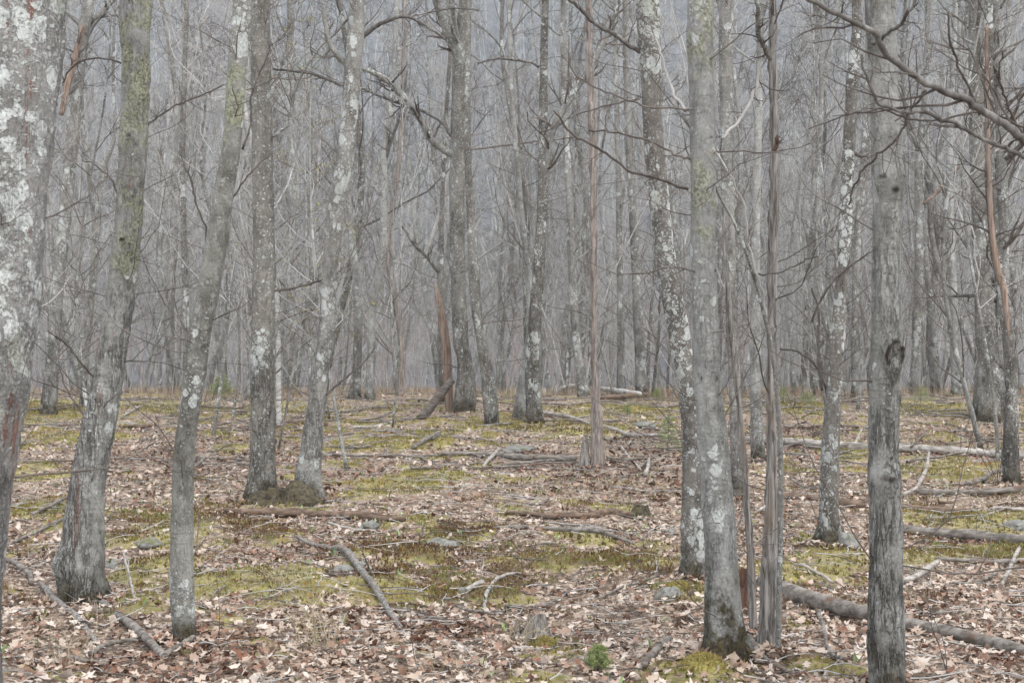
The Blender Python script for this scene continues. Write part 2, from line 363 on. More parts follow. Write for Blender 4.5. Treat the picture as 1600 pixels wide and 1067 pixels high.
# ------------------------------------------------------------------ mesh helpers
class Mesh:
    """collects vertices, faces and per-vertex attributes; builds ONE mesh object"""
    def __init__(s): s.v = []; s.q = []; s.t = []; s.a = {}; s.n = 0
    def add(s, v, quads=None, tris=None, **attrs):
        v = np.asarray(v, np.float32).reshape(-1, 3)
        if quads is not None and len(quads): s.q.append(np.asarray(quads, np.int64).reshape(-1, 4)+s.n)
        if tris is not None and len(tris): s.t.append(np.asarray(tris, np.int64).reshape(-1, 3)+s.n)
        for k, x in attrs.items():
            s.a.setdefault(k, []).append((s.n, np.broadcast_to(np.asarray(x, np.float32), (len(v),)).copy()))
        s.v.append(v); s.n += len(v); return s
    def mesh(s, name, mat, smooth=True):
        v = np.concatenate(s.v) if s.v else np.zeros((0, 3), np.float32)
        q = np.concatenate(s.q) if s.q else np.zeros((0, 4), np.int64)
        t = np.concatenate(s.t) if s.t else np.zeros((0, 3), np.int64)
        me = bpy.data.meshes.new(name)
        me.vertices.add(len(v)); me.vertices.foreach_set('co', v.ravel())
        li = np.concatenate([q.ravel(), t.ravel()]).astype(np.int32)
        me.loops.add(len(li)); me.loops.foreach_set('vertex_index', li)
        me.polygons.add(len(q)+len(t))
        st = np.concatenate([np.arange(len(q))*4, len(q)*4+np.arange(len(t))*3]).astype(np.int32)
        me.polygons.foreach_set('loop_start', st)
        me.polygons.foreach_set('use_smooth', np.full(len(q)+len(t), smooth))
        for k, lst in s.a.items():
            arr = np.zeros(len(v), np.float32)
            for off, x in lst: arr[off:off+len(x)] = x
            me.attributes.new(k, 'FLOAT', 'POINT').data.foreach_set('value', arr)
        me.update(calc_edges=True); me.materials.append(mat)
        return me
def tag(o, label=None, cat=None, group=None, kind=None):
    if label: o['label'] = label
    if cat: o['category'] = cat
    if group: o['group'] = group
    if kind: o['kind'] = kind
    return o
def link(name, me, parent=None, loc=(0, 0, 0)):
    o = bpy.data.objects.new(name, me); COL.objects.link(o); o.location = loc
    if parent is not None: o.parent = parent
    return o
def empty(name, loc):
    o = bpy.data.objects.new(name, None); o.empty_display_size = .2; COL.objects.link(o); o.location = loc; return o

def tubes(paths, radii, sides):
    """paths (B,n,3), radii (B,n) -> verts, quads; fast, no twist"""
    B, n, _ = paths.shape
    ax = paths[:, -1]-paths[:, 0]; ax /= np.linalg.norm(ax, axis=1, keepdims=True)+1e-9
    ref = np.where(np.abs(ax[:, 2:3]) < .8, np.array([[0, 0, 1.]]), np.array([[1., 0, 0]]))
    tan = np.gradient(paths, axis=1); tan /= np.linalg.norm(tan, axis=2, keepdims=True)+1e-9
    u = np.cross(tan, ref[:, None, :]); u /= np.linalg.norm(u, axis=2, keepdims=True)+1e-9
    w = np.cross(tan, u)
    th = np.arange(sides)/sides*2*np.pi
    V = paths[:, :, None, :] + radii[:, :, None, None]*(np.cos(th)[None, None, :, None]*u[:, :, None, :]+np.sin(th)[None, None, :, None]*w[:, :, None, :])
    V = V.reshape(-1, 3)
    b = np.arange(B)[:, None, None]*n*sides; i = np.arange(n-1)[None, :, None]*sides; k = np.arange(sides)[None, None, :]; k2 = (k+1) % sides
    Q = np.stack(np.broadcast_arrays(b+i+k, b+i+k2, b+i+sides+k2, b+i+sides+k), -1).reshape(-1, 4)
    return V, Q
def caps(n, sides):
    a = [[0, k+1, k] for k in range(1, sides-1)]; o = (n-1)*sides
    b = [[o, o+k, o+k+1] for k in range(1, sides-1)]
    return a+b

def grow(paths, radii, k, L, ang=(30, 70), npts=5, wig=.18, up=.1, t=(.2, 1.), rr=(.35, .6), tip=.25, rng=RNG, minr=.001):
    """k children on each parent path; returns child paths and radii (vectorised)"""
    B, n, _ = paths.shape
    T = rng.uniform(t[0], t[1], (B, k)); f = T*(n-1); i0 = np.minimum(f.astype(int), n-2); fr = (f-i0)[..., None]
    bi = np.arange(B)[:, None]
    p = paths[bi, i0]*(1-fr)+paths[bi, i0+1]*fr
    r = radii[bi, i0]*(1-fr[..., 0])+radii[bi, i0+1]*fr[..., 0]
    d = paths[bi, i0+1]-paths[bi, i0]; d /= np.linalg.norm(d, axis=2, keepdims=True)+1e-9
    rv = rng.normal(size=(B, k, 3)); rv -= (rv*d).sum(2, keepdims=True)*d; rv /= np.linalg.norm(rv, axis=2, keepdims=True)+1e-9
    a = np.radians(rng.uniform(ang[0], ang[1], (B, k, 1)))
    dr = d*np.cos(a)+rv*np.sin(a)
    plen = np.linalg.norm(np.diff(paths, axis=1), axis=2).sum(1)[:, None]
    ln = rng.uniform(L[0], L[1], (B, k)) * (plen if L[1] <= 1.01 and L[0] >= 0 and L[1] > 0 and getattr(grow, 'rel', True) else 1)
    ln = ln*(1.15-.6*T)
    cr = np.maximum(r*rng.uniform(rr[0], rr[1], (B, k)), minr)
    out = np.zeros((B*k, npts, 3)); pos = p.reshape(-1, 3); dd = dr.reshape(-1, 3); st = (ln/(npts-1)).reshape(-1, 1)
    out[:, 0] = pos
    for j in range(1, npts):
        dd = dd+rng.normal(size=dd.shape)*wig+np.array([0, 0, up]); dd /= np.linalg.norm(dd, axis=1, keepdims=True)
        pos = pos+dd*st; out[:, j] = pos
    R = cr.reshape(-1, 1)*np.linspace(1, tip, npts)[None, :]
    return out, np.maximum(R, minr*.6)

def smooth_path(pts, n):
    """Catmull-Rom through rows of any width, resampled evenly by the first three columns"""
    p = np.asarray(pts, float); m = len(p)
    if m == 2: p = np.array([p[0], (p[0]+p[1])/2, p[1]]); m = 3
    e = np.vstack([2*p[0]-p[1], p, 2*p[-1]-p[-2]]); out = []
    for i in range(m-1):
        p0, p1, q2, p3 = e[i], e[i+1], e[i+2], e[i+3]
        tt = np.linspace(0, 1, 14, endpoint=(i == m-2))[:, None]
        out.append(.5*((2*p1)+(-p0+q2)*tt+(2*p0-5*p1+4*q2-p3)*tt**2+(-p0+3*p1-3*q2+p3)*tt**3))
    o = np.vstack(out); d = np.r_[0, np.cumsum(np.linalg.norm(np.diff(o[:, :3], axis=0), axis=1))]
    x = np.linspace(0, d[-1], n) if np.isscalar(n) else n*d[-1]
    return np.stack([np.interp(x, d, o[:, c]) for c in range(o.shape[1])], 1)

# ------------------------------------------------------------------ terrain meshes
def build_ground():
    ys = np.r_[np.linspace(-40, -4, 8), np.arange(-2, 4.4, .3), np.arange(4.5, 20, .10), np.arange(20, 42, .2), np.geomspace(42.5, 650, 60)]
    xs = np.r_[-np.geomspace(420, 9.5, 28), np.arange(-9, 9.01, .1), np.geomspace(9.5, 420, 28)]
    X, Y = np.meshgrid(xs, ys); Z = gz(X, Y)
    near = np.clip(1-(Y-30)/10, 0, 1)
    Z = Z + near*(fbm(p2(X, Y, 9), 21, 2)-.5)*.025
    V = np.stack([X, Y, Z], -1).reshape(-1, 3); nx = len(xs); ny = len(ys)
    i = np.arange(ny-1)[:, None]*nx; j = np.arange(nx-1)[None, :]
    Q = np.stack([i+j, i+j+1, i+nx+j+1, i+nx+j], -1).reshape(-1, 4)
    m = Mesh().add(V, Q, moss=moss(X, Y).ravel(), hair=hair(X, Y).ravel())
    return tag(link('ground', m.mesh('ground', M['ground'])), 'leaf strewn and mossy forest floor rising to a low crest', kind='structure')
ground = build_ground()
def hill_z(x, y):
    t = np.clip((y-105)/330, 0, 1)
    return -1.5 + 165*t**1.15 + (fbm(p2(x, y, .012), 40, 3)-.5)*26*np.clip(t*4, 0, 1) + 10*np.sin(x*.01)*t
def build_hill():
    ys = np.linspace(95, 470, 90); xs = np.linspace(-330, 330, 110)
    X, Y = np.meshgrid(xs, ys); V = np.stack([X, Y, hill_z(X, Y)], -1).reshape(-1, 3); nx = len(xs)
    i = np.arange(len(ys)-1)[:, None]*nx; j = np.arange(nx-1)[None, :]
    Q = np.stack([i+j, i+j+1, i+nx+j+1, i+nx+j], -1).reshape(-1, 4)
    tag(link('hill', Mesh().add(V, Q).mesh('hill', M['hill'])), 'wooded hillside rising blue grey behind the forest', kind='structure')
build_hill()

# ------------------------------------------------------------------ hand-placed trees
def trunk_mesh(name, pts, rad, sides, mat, flare=.7, fh=.22, rough=.02, knots=(), z0=0., seed=1, flute=.06, spiral=0.):
    n = len(pts); th = np.arange(sides)/sides*2*np.pi
    C = pts[:, None, :]; R = rad[:, None]*np.ones((1, sides)); hgt = (pts[:, 2]-z0)[:, None]
    rs = np.random.default_rng(seed); ph = rs.uniform(0, 6.28, 4); kk = rs.integers(3, 6)
    fl = flare*np.exp(-np.clip(hgt, 0, 9)/fh)
    lobes = .5+.75*np.cos(kk*th[None, :]+ph[0])+.35*np.cos(2*th[None, :]+ph[1])
    R = R*(1+fl*np.clip(lobes, .1, 2)*.8)
    R = R*(1+flute*np.cos(3*th[None, :]+ph[2]+spiral*hgt)*.5+flute*np.cos(5*th[None, :]+ph[3]+hgt)*.4*np.exp(-hgt/1.5))
    Pn = np.stack([C[..., 0]+rad[:, None]*np.cos(th), C[..., 1]+rad[:, None]*np.sin(th), C[..., 2]+0*th], -1)
    R = R+rad[:, None]*((fbm(Pn*np.array([7, 7, 4.]), seed, 3)-.5)*.22)+(fbm(Pn*np.array([34, 34, 16.]), seed+5, 2)-.5)*rough
    scar = np.zeros_like(R)
    for (kz, u, size, amp, kind) in knots:
        ta = -math.pi/2+math.asin(max(-.98, min(.98, u)))
        da = (th-ta+math.pi) % (2*math.pi)-math.pi
        r0 = np.interp(kz, pts[:, 2], rad)
        asp = 1.0 if kind != 'eye' else .62
        d = np.sqrt((da[None, :]*r0/size/asp)**2+((pts[:, 2]-kz)[:, None]/size)**2)
        ns = fbm(Pn*26, seed+9, 2)
        if kind == 'burl': R = R+amp*np.exp(-d**2)*(1+.5*(ns-.5))
        elif kind == 'eye':
            R = R+amp*np.exp(-((d-1)/.33)**2)*(.8+.6*ns)-amp*.7*np.exp(-(d/.55)**2)
            scar = np.maximum(scar, np.exp(-((d-.85)/.22)**2)*(.5+.9*ns))
        elif kind == 'knot':
            R = R+amp*np.exp(-(d/.8)**2)*(.6+.9*ns); scar = np.maximum(scar, np.exp(-(d/.75)**2)*np.clip(ns*4-1.5, 0, 1.1)*.8)
        elif kind == 'brow':    # drooping dark fold above an old branch
            dz = (pts[:, 2]-kz)[:, None]/size; dx = da[None, :]*r0/size
            dd = np.abs(dz+.55*dx*dx); m_ = np.exp(-(dd/.2)**2)*np.exp(-(dx/1.1)**4)
            R = R+amp*m_*(.7+.6*ns); scar = np.maximum(scar, m_*ns*1.5*(np.abs(dd-.1) < .3))
        elif kind == 'split':
            wv = .012*np.sin((pts[:, 2]-kz)[:, None]*23)+(vnoise(Pn*18, seed+2)-.5)*.03
            m_ = np.exp(-((da[None, :]*r0+wv)/max(.007, min(.02, size*.1)))**2)*np.exp(-(((pts[:, 2]-kz)[:, None])/size)**4)
            R = R-amp*m_; scar = np.maximum(scar, m_*.9)
    V = np.stack([C[..., 0]+R*np.cos(th), C[..., 1]+R*np.sin(th), C[..., 2]+0*th], -1)
    i = np.arange(n-1)[:, None]*sides; k = np.arange(sides)[None, :]; k2 = (k+1) % sides
    Q = np.stack(np.broadcast_arrays(i+k, i+k2, i+sides+k2, i+sides+k), -1).reshape(-1, 4)
    m = Mesh(); m.add(V.reshape(-1, 3), Q, caps(n, sides), h=np.repeat(pts[:, 2]-z0, sides), scar=np.clip(scar, 0, 1).ravel())
    return m.mesh(name, mat)

ANCH = []       # (x at row 500, phrase) of the trees that labels can point to
TREES = {}
def tree(key, label, line, mat, cat='tree', flare=.7, fh=.25, rough=.008, knots=(), seed=None, top=5.0, twigs=10, limbs=6, phrase=None,
         branches=(), Y=None, flute=.07, twmat='twig_dark', limbmat='limb', group=None, name='maple_tree', crown=True, spiral=0., parts=()):
    seed = seed or (abs(hash_s(key)) % 9973)
    twigs = int(twigs*1.5)
    if twmat == 'twig_dark' and seed % 3: twmat = 'twig'
    rng = np.random.default_rng(seed)
    bx, by, bw = line[0]
    if Y is None: Y = row_to_Y(by)
    gx = (bx-800)/F*Y; g0 = float(gz(gx, Y))
    base = np.array([gx, Y, g0])
    pts = [(*P(x, y, Y), w/2*Y/F) for x, y, w in line]
    b0 = pts[0]
    pts[0] = (b0[0], b0[1], g0, b0[3]*.8)
    pts.insert(0, (b0[0]-(pts[1][0]-b0[0])*.3, Y, g0-.3, b0[3]*.85))
    pts = np.array(pts)
    zt = pts[-1, 2]
    if top:
        d = (pts[-1]-pts[-2]); d = d/max(d[2], .1); r = pts[-1, 3]
        up = [pts[-1]+np.array([d[0]*h*.6+rng.normal()*.05*h, rng.normal()*.05*h, h, 0]) for h in (top*.35, top*.7, top)]
        for q, f in zip(up, (.78, .5, .12)): q[3] = r*f
        pts = np.vstack([pts, up])
    # slow sway towards and away from the viewer
    hz = pts[:, 2]-g0; pts[:, 1] += np.sin(hz*1.1+rng.uniform(0, 6))*.03*np.clip(hz, 0, 2)
    vis = (zt-g0)+.4; tot = pts[-1, 2]-g0
    near = Y < 13; dz = .03 if near else (.06 if Y < 21 else .12)
    nv = int(vis/dz); fr = np.r_[np.linspace(0, vis/tot, nv, endpoint=False), np.linspace(vis/tot, 1, 14)] if top else np.linspace(0, 1, nv)
    sp = smooth_path(pts, np.clip(fr, 0, 1))
    root = empty(name, base)
    loc = sp[:, :3]-base
    sides = 56 if Y < 9 else (40 if Y < 14 else (24 if Y < 22 else 14))
    kn = [(CAMZ-(ky-HZ)/F*Y-base[2], u, s, a, kd) for ky, u, s, a, kd in knots]
    # little random knots where twigs start
    tz = rng.uniform(.15, .98, twigs)*vis
    kn += [(z, rng.uniform(-.9, .9), rng.uniform(.02, .04), rng.uniform(.006, .014), 'knot') for z in tz[:6]] if near and crown else []
    link('trunk', trunk_mesh(key+'_trunk', loc, sp[:, 3]*.93, sides, M[mat], flare*1.05, fh, rough*1.5, kn, 0., seed, flute, spiral), root)
    # hand-placed limbs: list of (px, py, w[, depth offset]) rows
    allp = []
    for br in branches:
        mt = br[0]; rows = br[1]
        bp = np.array([(*(P(q[0], q[1], Y+(q[3] if len(q) > 3 else 0))-base), q[2]/2*Y/F) for q in rows])
        if len(rows[0]) < 4:       # bend gently in depth when none is given
            tt = np.linspace(0, 1, len(bp)); sgn = rng.choice([-1, 1]); off = sgn*.35*tt*rng.uniform(.4, 1.)
            for i_, o_ in enumerate(off):
                q = P(rows[i_][0], rows[i_][1], Y+o_)-base; bp[i_, :3] = q
        s_ = smooth_path(bp, max(10, 6*len(rows)))
        s_[:, :3] += np.cumsum(rng.normal(size=(len(s_), 3)), 0)*.004
        V, Q = tubes(s_[None, :, :3], s_[None, :, 3], 8 if Y < 14 else 6)
        bm = Mesh().add(V, Q, caps(len(s_), 8 if Y < 14 else 6), h=4., scar=0.)
        link('branch', bm.mesh('branch', M[mt]), root)
        if s_[0, 3] > .002: allp.append(s_)
    if crown:
        cm = Mesh(); nlimb = 0
        full = sp[:, :]; L0 = loc[None]; R0 = full[None, :, 3]
        tb = nv/(nv+13.)
        if top and limbs:
            p1, r1 = grow(L0, R0, limbs, (1.2/1, 2.6), (35, 75), 7, .15, .12, (min(tb+.06 if Y < 16 else tb*.8, .93), .98), (.3, .45), rng=rng, minr=.006)
            p2_, r2 = grow(p1, r1, 6, (.35, .6), (25, 65), 6, .2, .08, (.2, 1), rng=rng, minr=.003)
            p3, r3 = grow(p2_, r2, 4, (.3, .6), (25, 65), 4, .2, .05, (.2, 1), rng=rng, minr=.0018)
            for a, b, sd in ((p1, r1, 6), (p2_, r2, 4)): V, Q = tubes(a, b, sd); cm.add(V, Q, h=4., scar=0.); nlimb += len(Q)
            V, Q = tubes(p3, r3, 3); cm.add(V, Q, h=4., scar=0.)
        if twigs:
            lo = .12*tb; hi = tb
            grow.rel = False
            sc = 1.0 if Y < 15 else 1.5
            thin = np.full_like(R0, .0065*sc)
            q1, s1 = grow(L0, thin, twigs, (.35*sc, 1.15*sc), (40, 95), 9, .17, .06, (lo, hi), (.45, .9), rng=rng, minr=.0022, tip=.3)
            s1 = np.minimum(s1, .0036*sc)
            grow.rel = True
            q2, s2 = grow(q1, s1, 6, (.25, .6), (25, 70), 6, .2, .03, (.15, 1), (.5, .8), rng=rng, minr=.0016)
            q3, s3 = grow(q2, s2, 2, (.25, .6), (25, 70), 4, .2, .03, (.2, 1), (.5, .8), rng=rng, minr=.0012)
            for a, b, sd in ((q1, s1, 4), (q2, s2, 3), (q3, s3, 3)): V, Q = tubes(a, b, sd); cm.add(V, Q, h=4., scar=0.)
        for s_ in allp:
            kk = int(5+np.linalg.norm(s_[-1, :3]-s_[0, :3])*(5 if key != 'right_reach' else 6))
            q1, s1 = grow(s_[None, :, :3], s_[None, :, 3], kk, (.12, .4), (30, 75), 7, .18, .04, (.15, .98), (.3, .55), rng=rng, minr=.0022)
            q2, s2 = grow(q1, s1, 3, (.3, .6), (25, 70), 4, .2, .03, (.2, 1), (.5, .8), rng=rng, minr=.0013)
            for a, b in ((q1, s1), (q2, s2)): V, Q = tubes(a, b, 3); cm.add(V, Q, h=4., scar=0.)
        if cm.n:
            cme = cm.mesh('crown', M['limb']); cme.materials.append(M[twmat]); mi = np.ones(len(cme.polygons), np.int32); mi[:nlimb] = 0
            cme.polygons.foreach_set('material_index', mi); link('crown', cme, root)
    tag(root, label, cat, group)
    xs = np.interp(-500, [-q[1] for q in line], [q[0] for q in line])
    if phrase: ANCH.append((float(xs), phrase))
    TREES[key] = (root, base, Y, loc, sp)
    return root
def hash_s(s):
    h = 7
    for c in s: h = (h*131+ord(c)) & 0xffffff
    return h

tree('near_left', 'thick trunk filling the left edge of the frame, red streaks and white lichen', [(-62, 1250, 150), (-50, 930, 112), (-32, 780, 112), (-18, 640, 126), (-3, 530, 126), (5, 455, 128), (12, 304, 134), (24, 152, 140), (30, 0, 142)],
     'near_left', flare=.5, rough=.016, knots=[(520, .7, .05, .02, 'burl'), (600, .85, .06, .02, 'burl'), (420, .5, .04, .012, 'knot')], twigs=4, phrase='thick left edge trunk', limbs=5)
tree('burl_foot', 'grey maple leaning right with a bulging burl on its foot and furrowed lower bark', [(132, 925, 84), (130, 870, 68), (137, 750, 58), (156, 650, 54), (171, 560, 50), (180, 500, 48), (192, 400, 46), (202, 300, 45), (209, 200, 46), (214, 100, 47), (216, -5, 50)],
     'burl', flare=.6, fh=.12, rough=.014, knots=[(880, -.75, .10, .06, 'burl'), (215, .1, .05, .018, 'knot'), (375, 0, .05, .012, 'brow'), (385, .5, .04, .014, 'knot'), (325, -.6, .03, .016, 'knot'), (590, -.7, .03, .014, 'knot'), (655, -.8, .03, .014, 'knot'), (32, 0, .05, .014, 'brow')],
     twigs=17, phrase='burl footed maple',
     branches=[('twig_dark', [(212, 215, 4), (240, 190, 3), (275, 165, 3), (320, 145, 2.5), (345, 135, 2)]), ('twig_dark', [(190, 322, 3), (170, 280, 3), (150, 262, 2.5), (128, 252, 2)]),
               ('twig_dark', [(150, 592, 3.5), (125, 565, 3), (100, 535, 2.5), (80, 515, 2)]), ('twig_dark', [(138, 658, 3.5), (118, 630, 3), (100, 595, 2.5), (92, 570, 2)]),
               ('twig_dark', [(205, 105, 3.5), (165, 95, 3), (120, 100, 3), (95, 130, 2)])])
tree('slender', 'slim trunk with pale round lichen spots, curving up right beside the burl footed maple', [(288, 998, 46), (284, 930, 42), (283, 850, 39), (287, 700, 34), (302, 600, 34), (311, 530, 37), (324, 465, 39), (336, 400, 38), (352, 300, 35), (364, 230, 31), (371, 150, 32), (377, 50, 32), (381, -5, 32)],
     'slender', flare=.4, fh=.07, rough=.005, knots=[(230, .2, .025, .012, 'knot'), (395, -.4, .03, .012, 'knot'), (535, .6, .02, .01, 'knot')], twigs=12, phrase='slim lichen spotted trunk',
     branches=[('twig_dark', [(325, 398, 4), (318, 370, 3.5), (312, 330, 3), (295, 285, 3), (285, 245, 2)]), ('twig_dark', [(378, 235, 4), (392, 200, 3), (400, 150, 3), (420, 90, 2)]), ('twig_dark', [(330, 330, 3), (360, 310, 2.5), (400, 260, 2.5), (430, 235, 2)])])
tree('twin_left', 'straight flecked maple, left of the twin pair on the dark mossy root mound', [(408, 785, 62), (410, 745, 46), (411, 700, 42), (411, 600, 41), (411, 530, 39), (411, 400, 37), (408, 200, 34), (406, -5, 32)],
     'fleck', flare=.7, fh=.16, rough=.012, twigs=14, phrase='straight flecked maple', branches=[('twig_dark', [(420, 455, 4.5), (450, 452, 4), (485, 446, 3.5), (512, 436, 3), (535, 422, 2)]), ('limb', [(425, 215, 5), (450, 190, 5), (462, 130, 5), (490, 75, 5), (520, 45, 4), (560, 0, 4)])])
tree('twin_right', 'leaning maple, right of the twin pair on the dark mossy root mound', [(484, 785, 58), (482, 745, 42), (486, 700, 36), (497, 600, 28), (508, 530, 28), (514, 450, 27), (519, 380, 28), (530, 300, 29), (540, 250, 29), (549, 150, 28), (554, 80, 29), (559, -5, 28)],
     'maple', flare=.7, fh=.16, rough=.012, knots=[(150, -.2, .04, .016, 'knot'), (135, 0, .04, .012, 'knot')], twigs=14, phrase='leaning right twin',
     branches=[('limb', [(546, 105, 12), (528, 90, 10), (516, 70, 9), (508, 40, 8), (505, 0, 7)]), ('limb_dark', [(565, 60, 8), (590, 40, 7), (612, 28, 6), (640, 27, 5), (660, 38, 5), (690, 60, 4)]),
               ('limb_dark', [(640, 27, 3), (680, 18, 3), (710, 12, 3), (760, 15, 2)]), ('limb_dark', [(538, 135, 6), (515, 125, 5), (485, 116, 5), (460, 112, 4), (430, 108, 4)]), ('twig_dark', [(510, 617, 4), (525, 602, 3.5), (545, 590, 3.2), (562, 575, 3), (575, 555, 2.5), (582, 545, 2)])])
tree('birch', 'thin white birch standing just behind the straight flecked maple', [(436, 668, 10), (435, 600, 9), (434, 480, 8), (424, 400, 8), (415, 300, 8), (412, 100, 7), (412, -5, 6)], 'birch', cat='birch', name='birch_tree', flare=.2, twigs=6, limbs=3, phrase='thin white birch')
tree('lichen_green', 'thin trunk with big yellow green lichen patches, between the twin maples in back', [(455, 618, 16), (458, 560, 14), (459, 530, 13), (456, 400, 13), (458, 300, 13), (455, 100, 12), (454, -5, 11)], 'lichen_green', flare=.6, twigs=8, limbs=5, phrase='green blotched thin trunk')
tree('center', 'grey maple at centre of the far clump, forking high with a limb sweeping left', [(724, 642, 40), (727, 610, 32), (726, 560, 27), (720, 530, 26), (715, 400, 25), (714, 300, 26), (716, 240, 27), (717, 150, 25), (722, 60, 22), (727, -5, 19)],
     'fleck', flare=.4, fh=.35, rough=.014, twigs=12, phrase='central clump maple', branches=[('limb', [(712, 245, 13), (692, 233, 13), (672, 215, 12), (656, 185, 11), (636, 158, 12), (612, 134, 11), (590, 118, 9), (566, 110, 7)]),
     ('limb_dark', [(705, 213, 6), (690, 192, 5), (660, 175, 5), (625, 163, 5), (595, 152, 4), (565, 140, 4)]), ('limb', [(719, 95, 17), (704, 62, 16), (690, 25, 15), (680, -5, 14)]), ('twig', [(728, 235, 3), (790, 228, 3), (850, 220, 2.5), (900, 215, 2)])])
tree('center_right', 'lichen flecked stem leaning left into the central clump, just right of its main trunk', [(768, 664, 27), (766, 630, 24), (757, 560, 20), (746, 500, 17), (740, 430, 18), (736, 350, 15), (731, 250, 12), (731, 120, 10), (734, -5, 8)], 'fleck', flare=.5, fh=.3, twigs=8, phrase='right stem of the clump', limbs=4)
tree('center_dead', 'dead stem with torn red wood, just left of the central clump main trunk', [(703, 640, 16), (700, 600, 15), (697, 540, 15), (688, 480, 12), (679, 440, 7)], 'snag_red', cat='dead tree', name='dead_tree', flare=.2, top=0, twigs=0, crown=False, phrase='torn red dead stem')
tree('center_left', 'thin dark maple behind and left of the central clump, limb forking left low', [(692, 632, 12), (690, 520, 12), (688, 430, 11), (690, 330, 8), (696, 200, 7), (705, 60, 6), (708, -5, 5)], 'maple_dark', flare=.3, twigs=8, limbs=4, branches=[('limb_dark', [(686, 425, 6), (665, 400, 5), (650, 385, 5), (628, 355, 4)])])
tree('pair_right', 'right hand trunk of the joined pair standing right of the central clump', [(835, 662, 30), (833, 620, 25), (832, 560, 23), (836, 500, 22), (843, 400, 19), (848, 300, 17), (849, 150, 14), (852, 0, 12), (853, -5, 12)], 'maple_dark', flare=.5, fh=.25, twigs=12, phrase='joined pair', branches=[('limb', [(845, 325, 13), (855, 260, 13), (866, 205, 12), (890, 160, 12), (915, 120, 11), (938, 85, 10), (960, 40, 9), (975, -5, 8)]), ('limb_dark', [(842, 105, 5), (820, 95, 4), (780, 92, 4), (745, 100, 3)])])
tree('pair_left', 'left hand trunk of the joined pair standing right of the central clump', [(811, 655, 26), (816, 610, 19), (823, 560, 15), (830, 500, 14), (822, 400, 11), (812, 300, 9), (800, 150, 8), (795, -5, 7)], 'maple_pale', flare=.5, fh=.25, twigs=6, limbs=4)
tree('snag', 'tall barkless brown snag with knobby surface rising over its torn grey stump', [(934, 728, 24), (933, 690, 19), (932, 640, 16), (931, 600, 12), (928, 530, 11), (928, 400, 11), (926, 250, 12), (922, 100, 11), (921, -5, 10)],
     'snag', cat='dead tree', name='dead_tree', flare=.6, fh=.12, rough=.045, flute=.2, knots=[(380, .2, .04, .02, 'burl'), (335, .3, .04, .015, 'burl'), (470, -.3, .04, .015, 'burl'), (190, 0, .05, .015, 'burl'), (88, -.3, .03, .02, 'knot')], twigs=6, limbs=0, top=2.5, phrase='barkless brown snag', spiral=1.5)
tree('leaner_back', 'grey trunk leaning left, in the back just left of the barkless snag', [(912, 625, 22), (906, 570, 15), (900, 530, 14), (893, 400, 13), (889, 300, 12), (884, 200, 11), (880, 60, 10), (880, -5, 9)], 'maple', flare=.5, fh=.25, twigs=8, limbs=5)
tree('behind_green', 'dark maple with white patches leaning left, half hidden behind the front green lichened trunk', [(1083, 905, 44), (1083, 840, 38), (1083, 700, 35), (1075, 600, 35), (1064, 530, 36), (1050, 450, 36), (1042, 400, 34), (1031, 300, 33), (1021, 200, 34), (1017, 100, 34), (1011, -5, 40)],
     'blotch', flare=.7, fh=.12, rough=.01, twigs=12, phrase='dark leaning maple', branches=[('limb_dark', [(1003, 90, 8), (985, 78, 7), (958, 58, 7), (930, 38, 6), (905, 18, 6), (885, -5, 5)]), ('twig', [(1000, 155, 3), (960, 160, 3), (920, 170, 2.5), (880, 185, 2)])])
tree('front_green', 'smooth grey front trunk with a band of yellow green lichen near the top', [(1130, 1048, 84), (1130, 980, 62), (1127, 900, 56), (1122, 800, 53), (1112, 680, 49), (1105, 600, 46), (1103, 530, 45), (1100, 400, 42), (1101, 300, 41), (1100, 200, 42), (1098, 100, 42), (1098, -5, 45)],
     'front_green', flare=1.0, fh=.1, rough=.005, knots=[(585, .0, .045, .012, 'brow'), (640, .6, .03, -.01, 'split'), (200, -.6, .02, .012, 'knot'), (1010, .2, .06, .01, 'split')], twigs=14, phrase='green lichened front trunk',
     branches=[('twig', [(1079, 250, 4), (1040, 232, 3.5), (1000, 215, 3.2), (950, 207, 3), (918, 203, 2.5)]), ('twig_dark', [(1076, 296, 5), (1040, 290, 4.5), (990, 278, 4), (935, 248, 4), (888, 218, 3.5), (860, 190, 3)]), ('twig', [(1085, 170, 3), (1020, 168, 3), (960, 150, 3), (900, 120, 2)]), ('twig_pale', [(1070, 175, 6), (1052, 148, 5), (1040, 118, 4), (1028, 75, 3), (1005, 40, 2)])])
tree('behind_right', 'straight grey trunk showing just right of the front green lichened trunk', [(1153, 785, 26), (1150, 700, 20), (1147, 600, 20), (1143, 530, 20), (1139, 400, 21), (1137, 300, 22), (1136, 150, 23), (1136, -5, 24)], 'maple', flare=.4, twigs=8, limbs=5)
tree('shred_snag', 'thin twisted dead stem with shredded bark, right of the green lichened front trunk', [(1178, 985, 15), (1173, 880, 12), (1165, 770, 11), (1156, 650, 10), (1144, 540, 10), (1137, 450, 10), (1134, 380, 8), (1130, 320, 5)], 'deadgrey', cat='dead tree', name='dead_tree', flare=.3, top=0, twigs=0, crown=False, Y=8.0, rough=.012, spiral=.4, flute=.1, phrase='shredded thin stem')
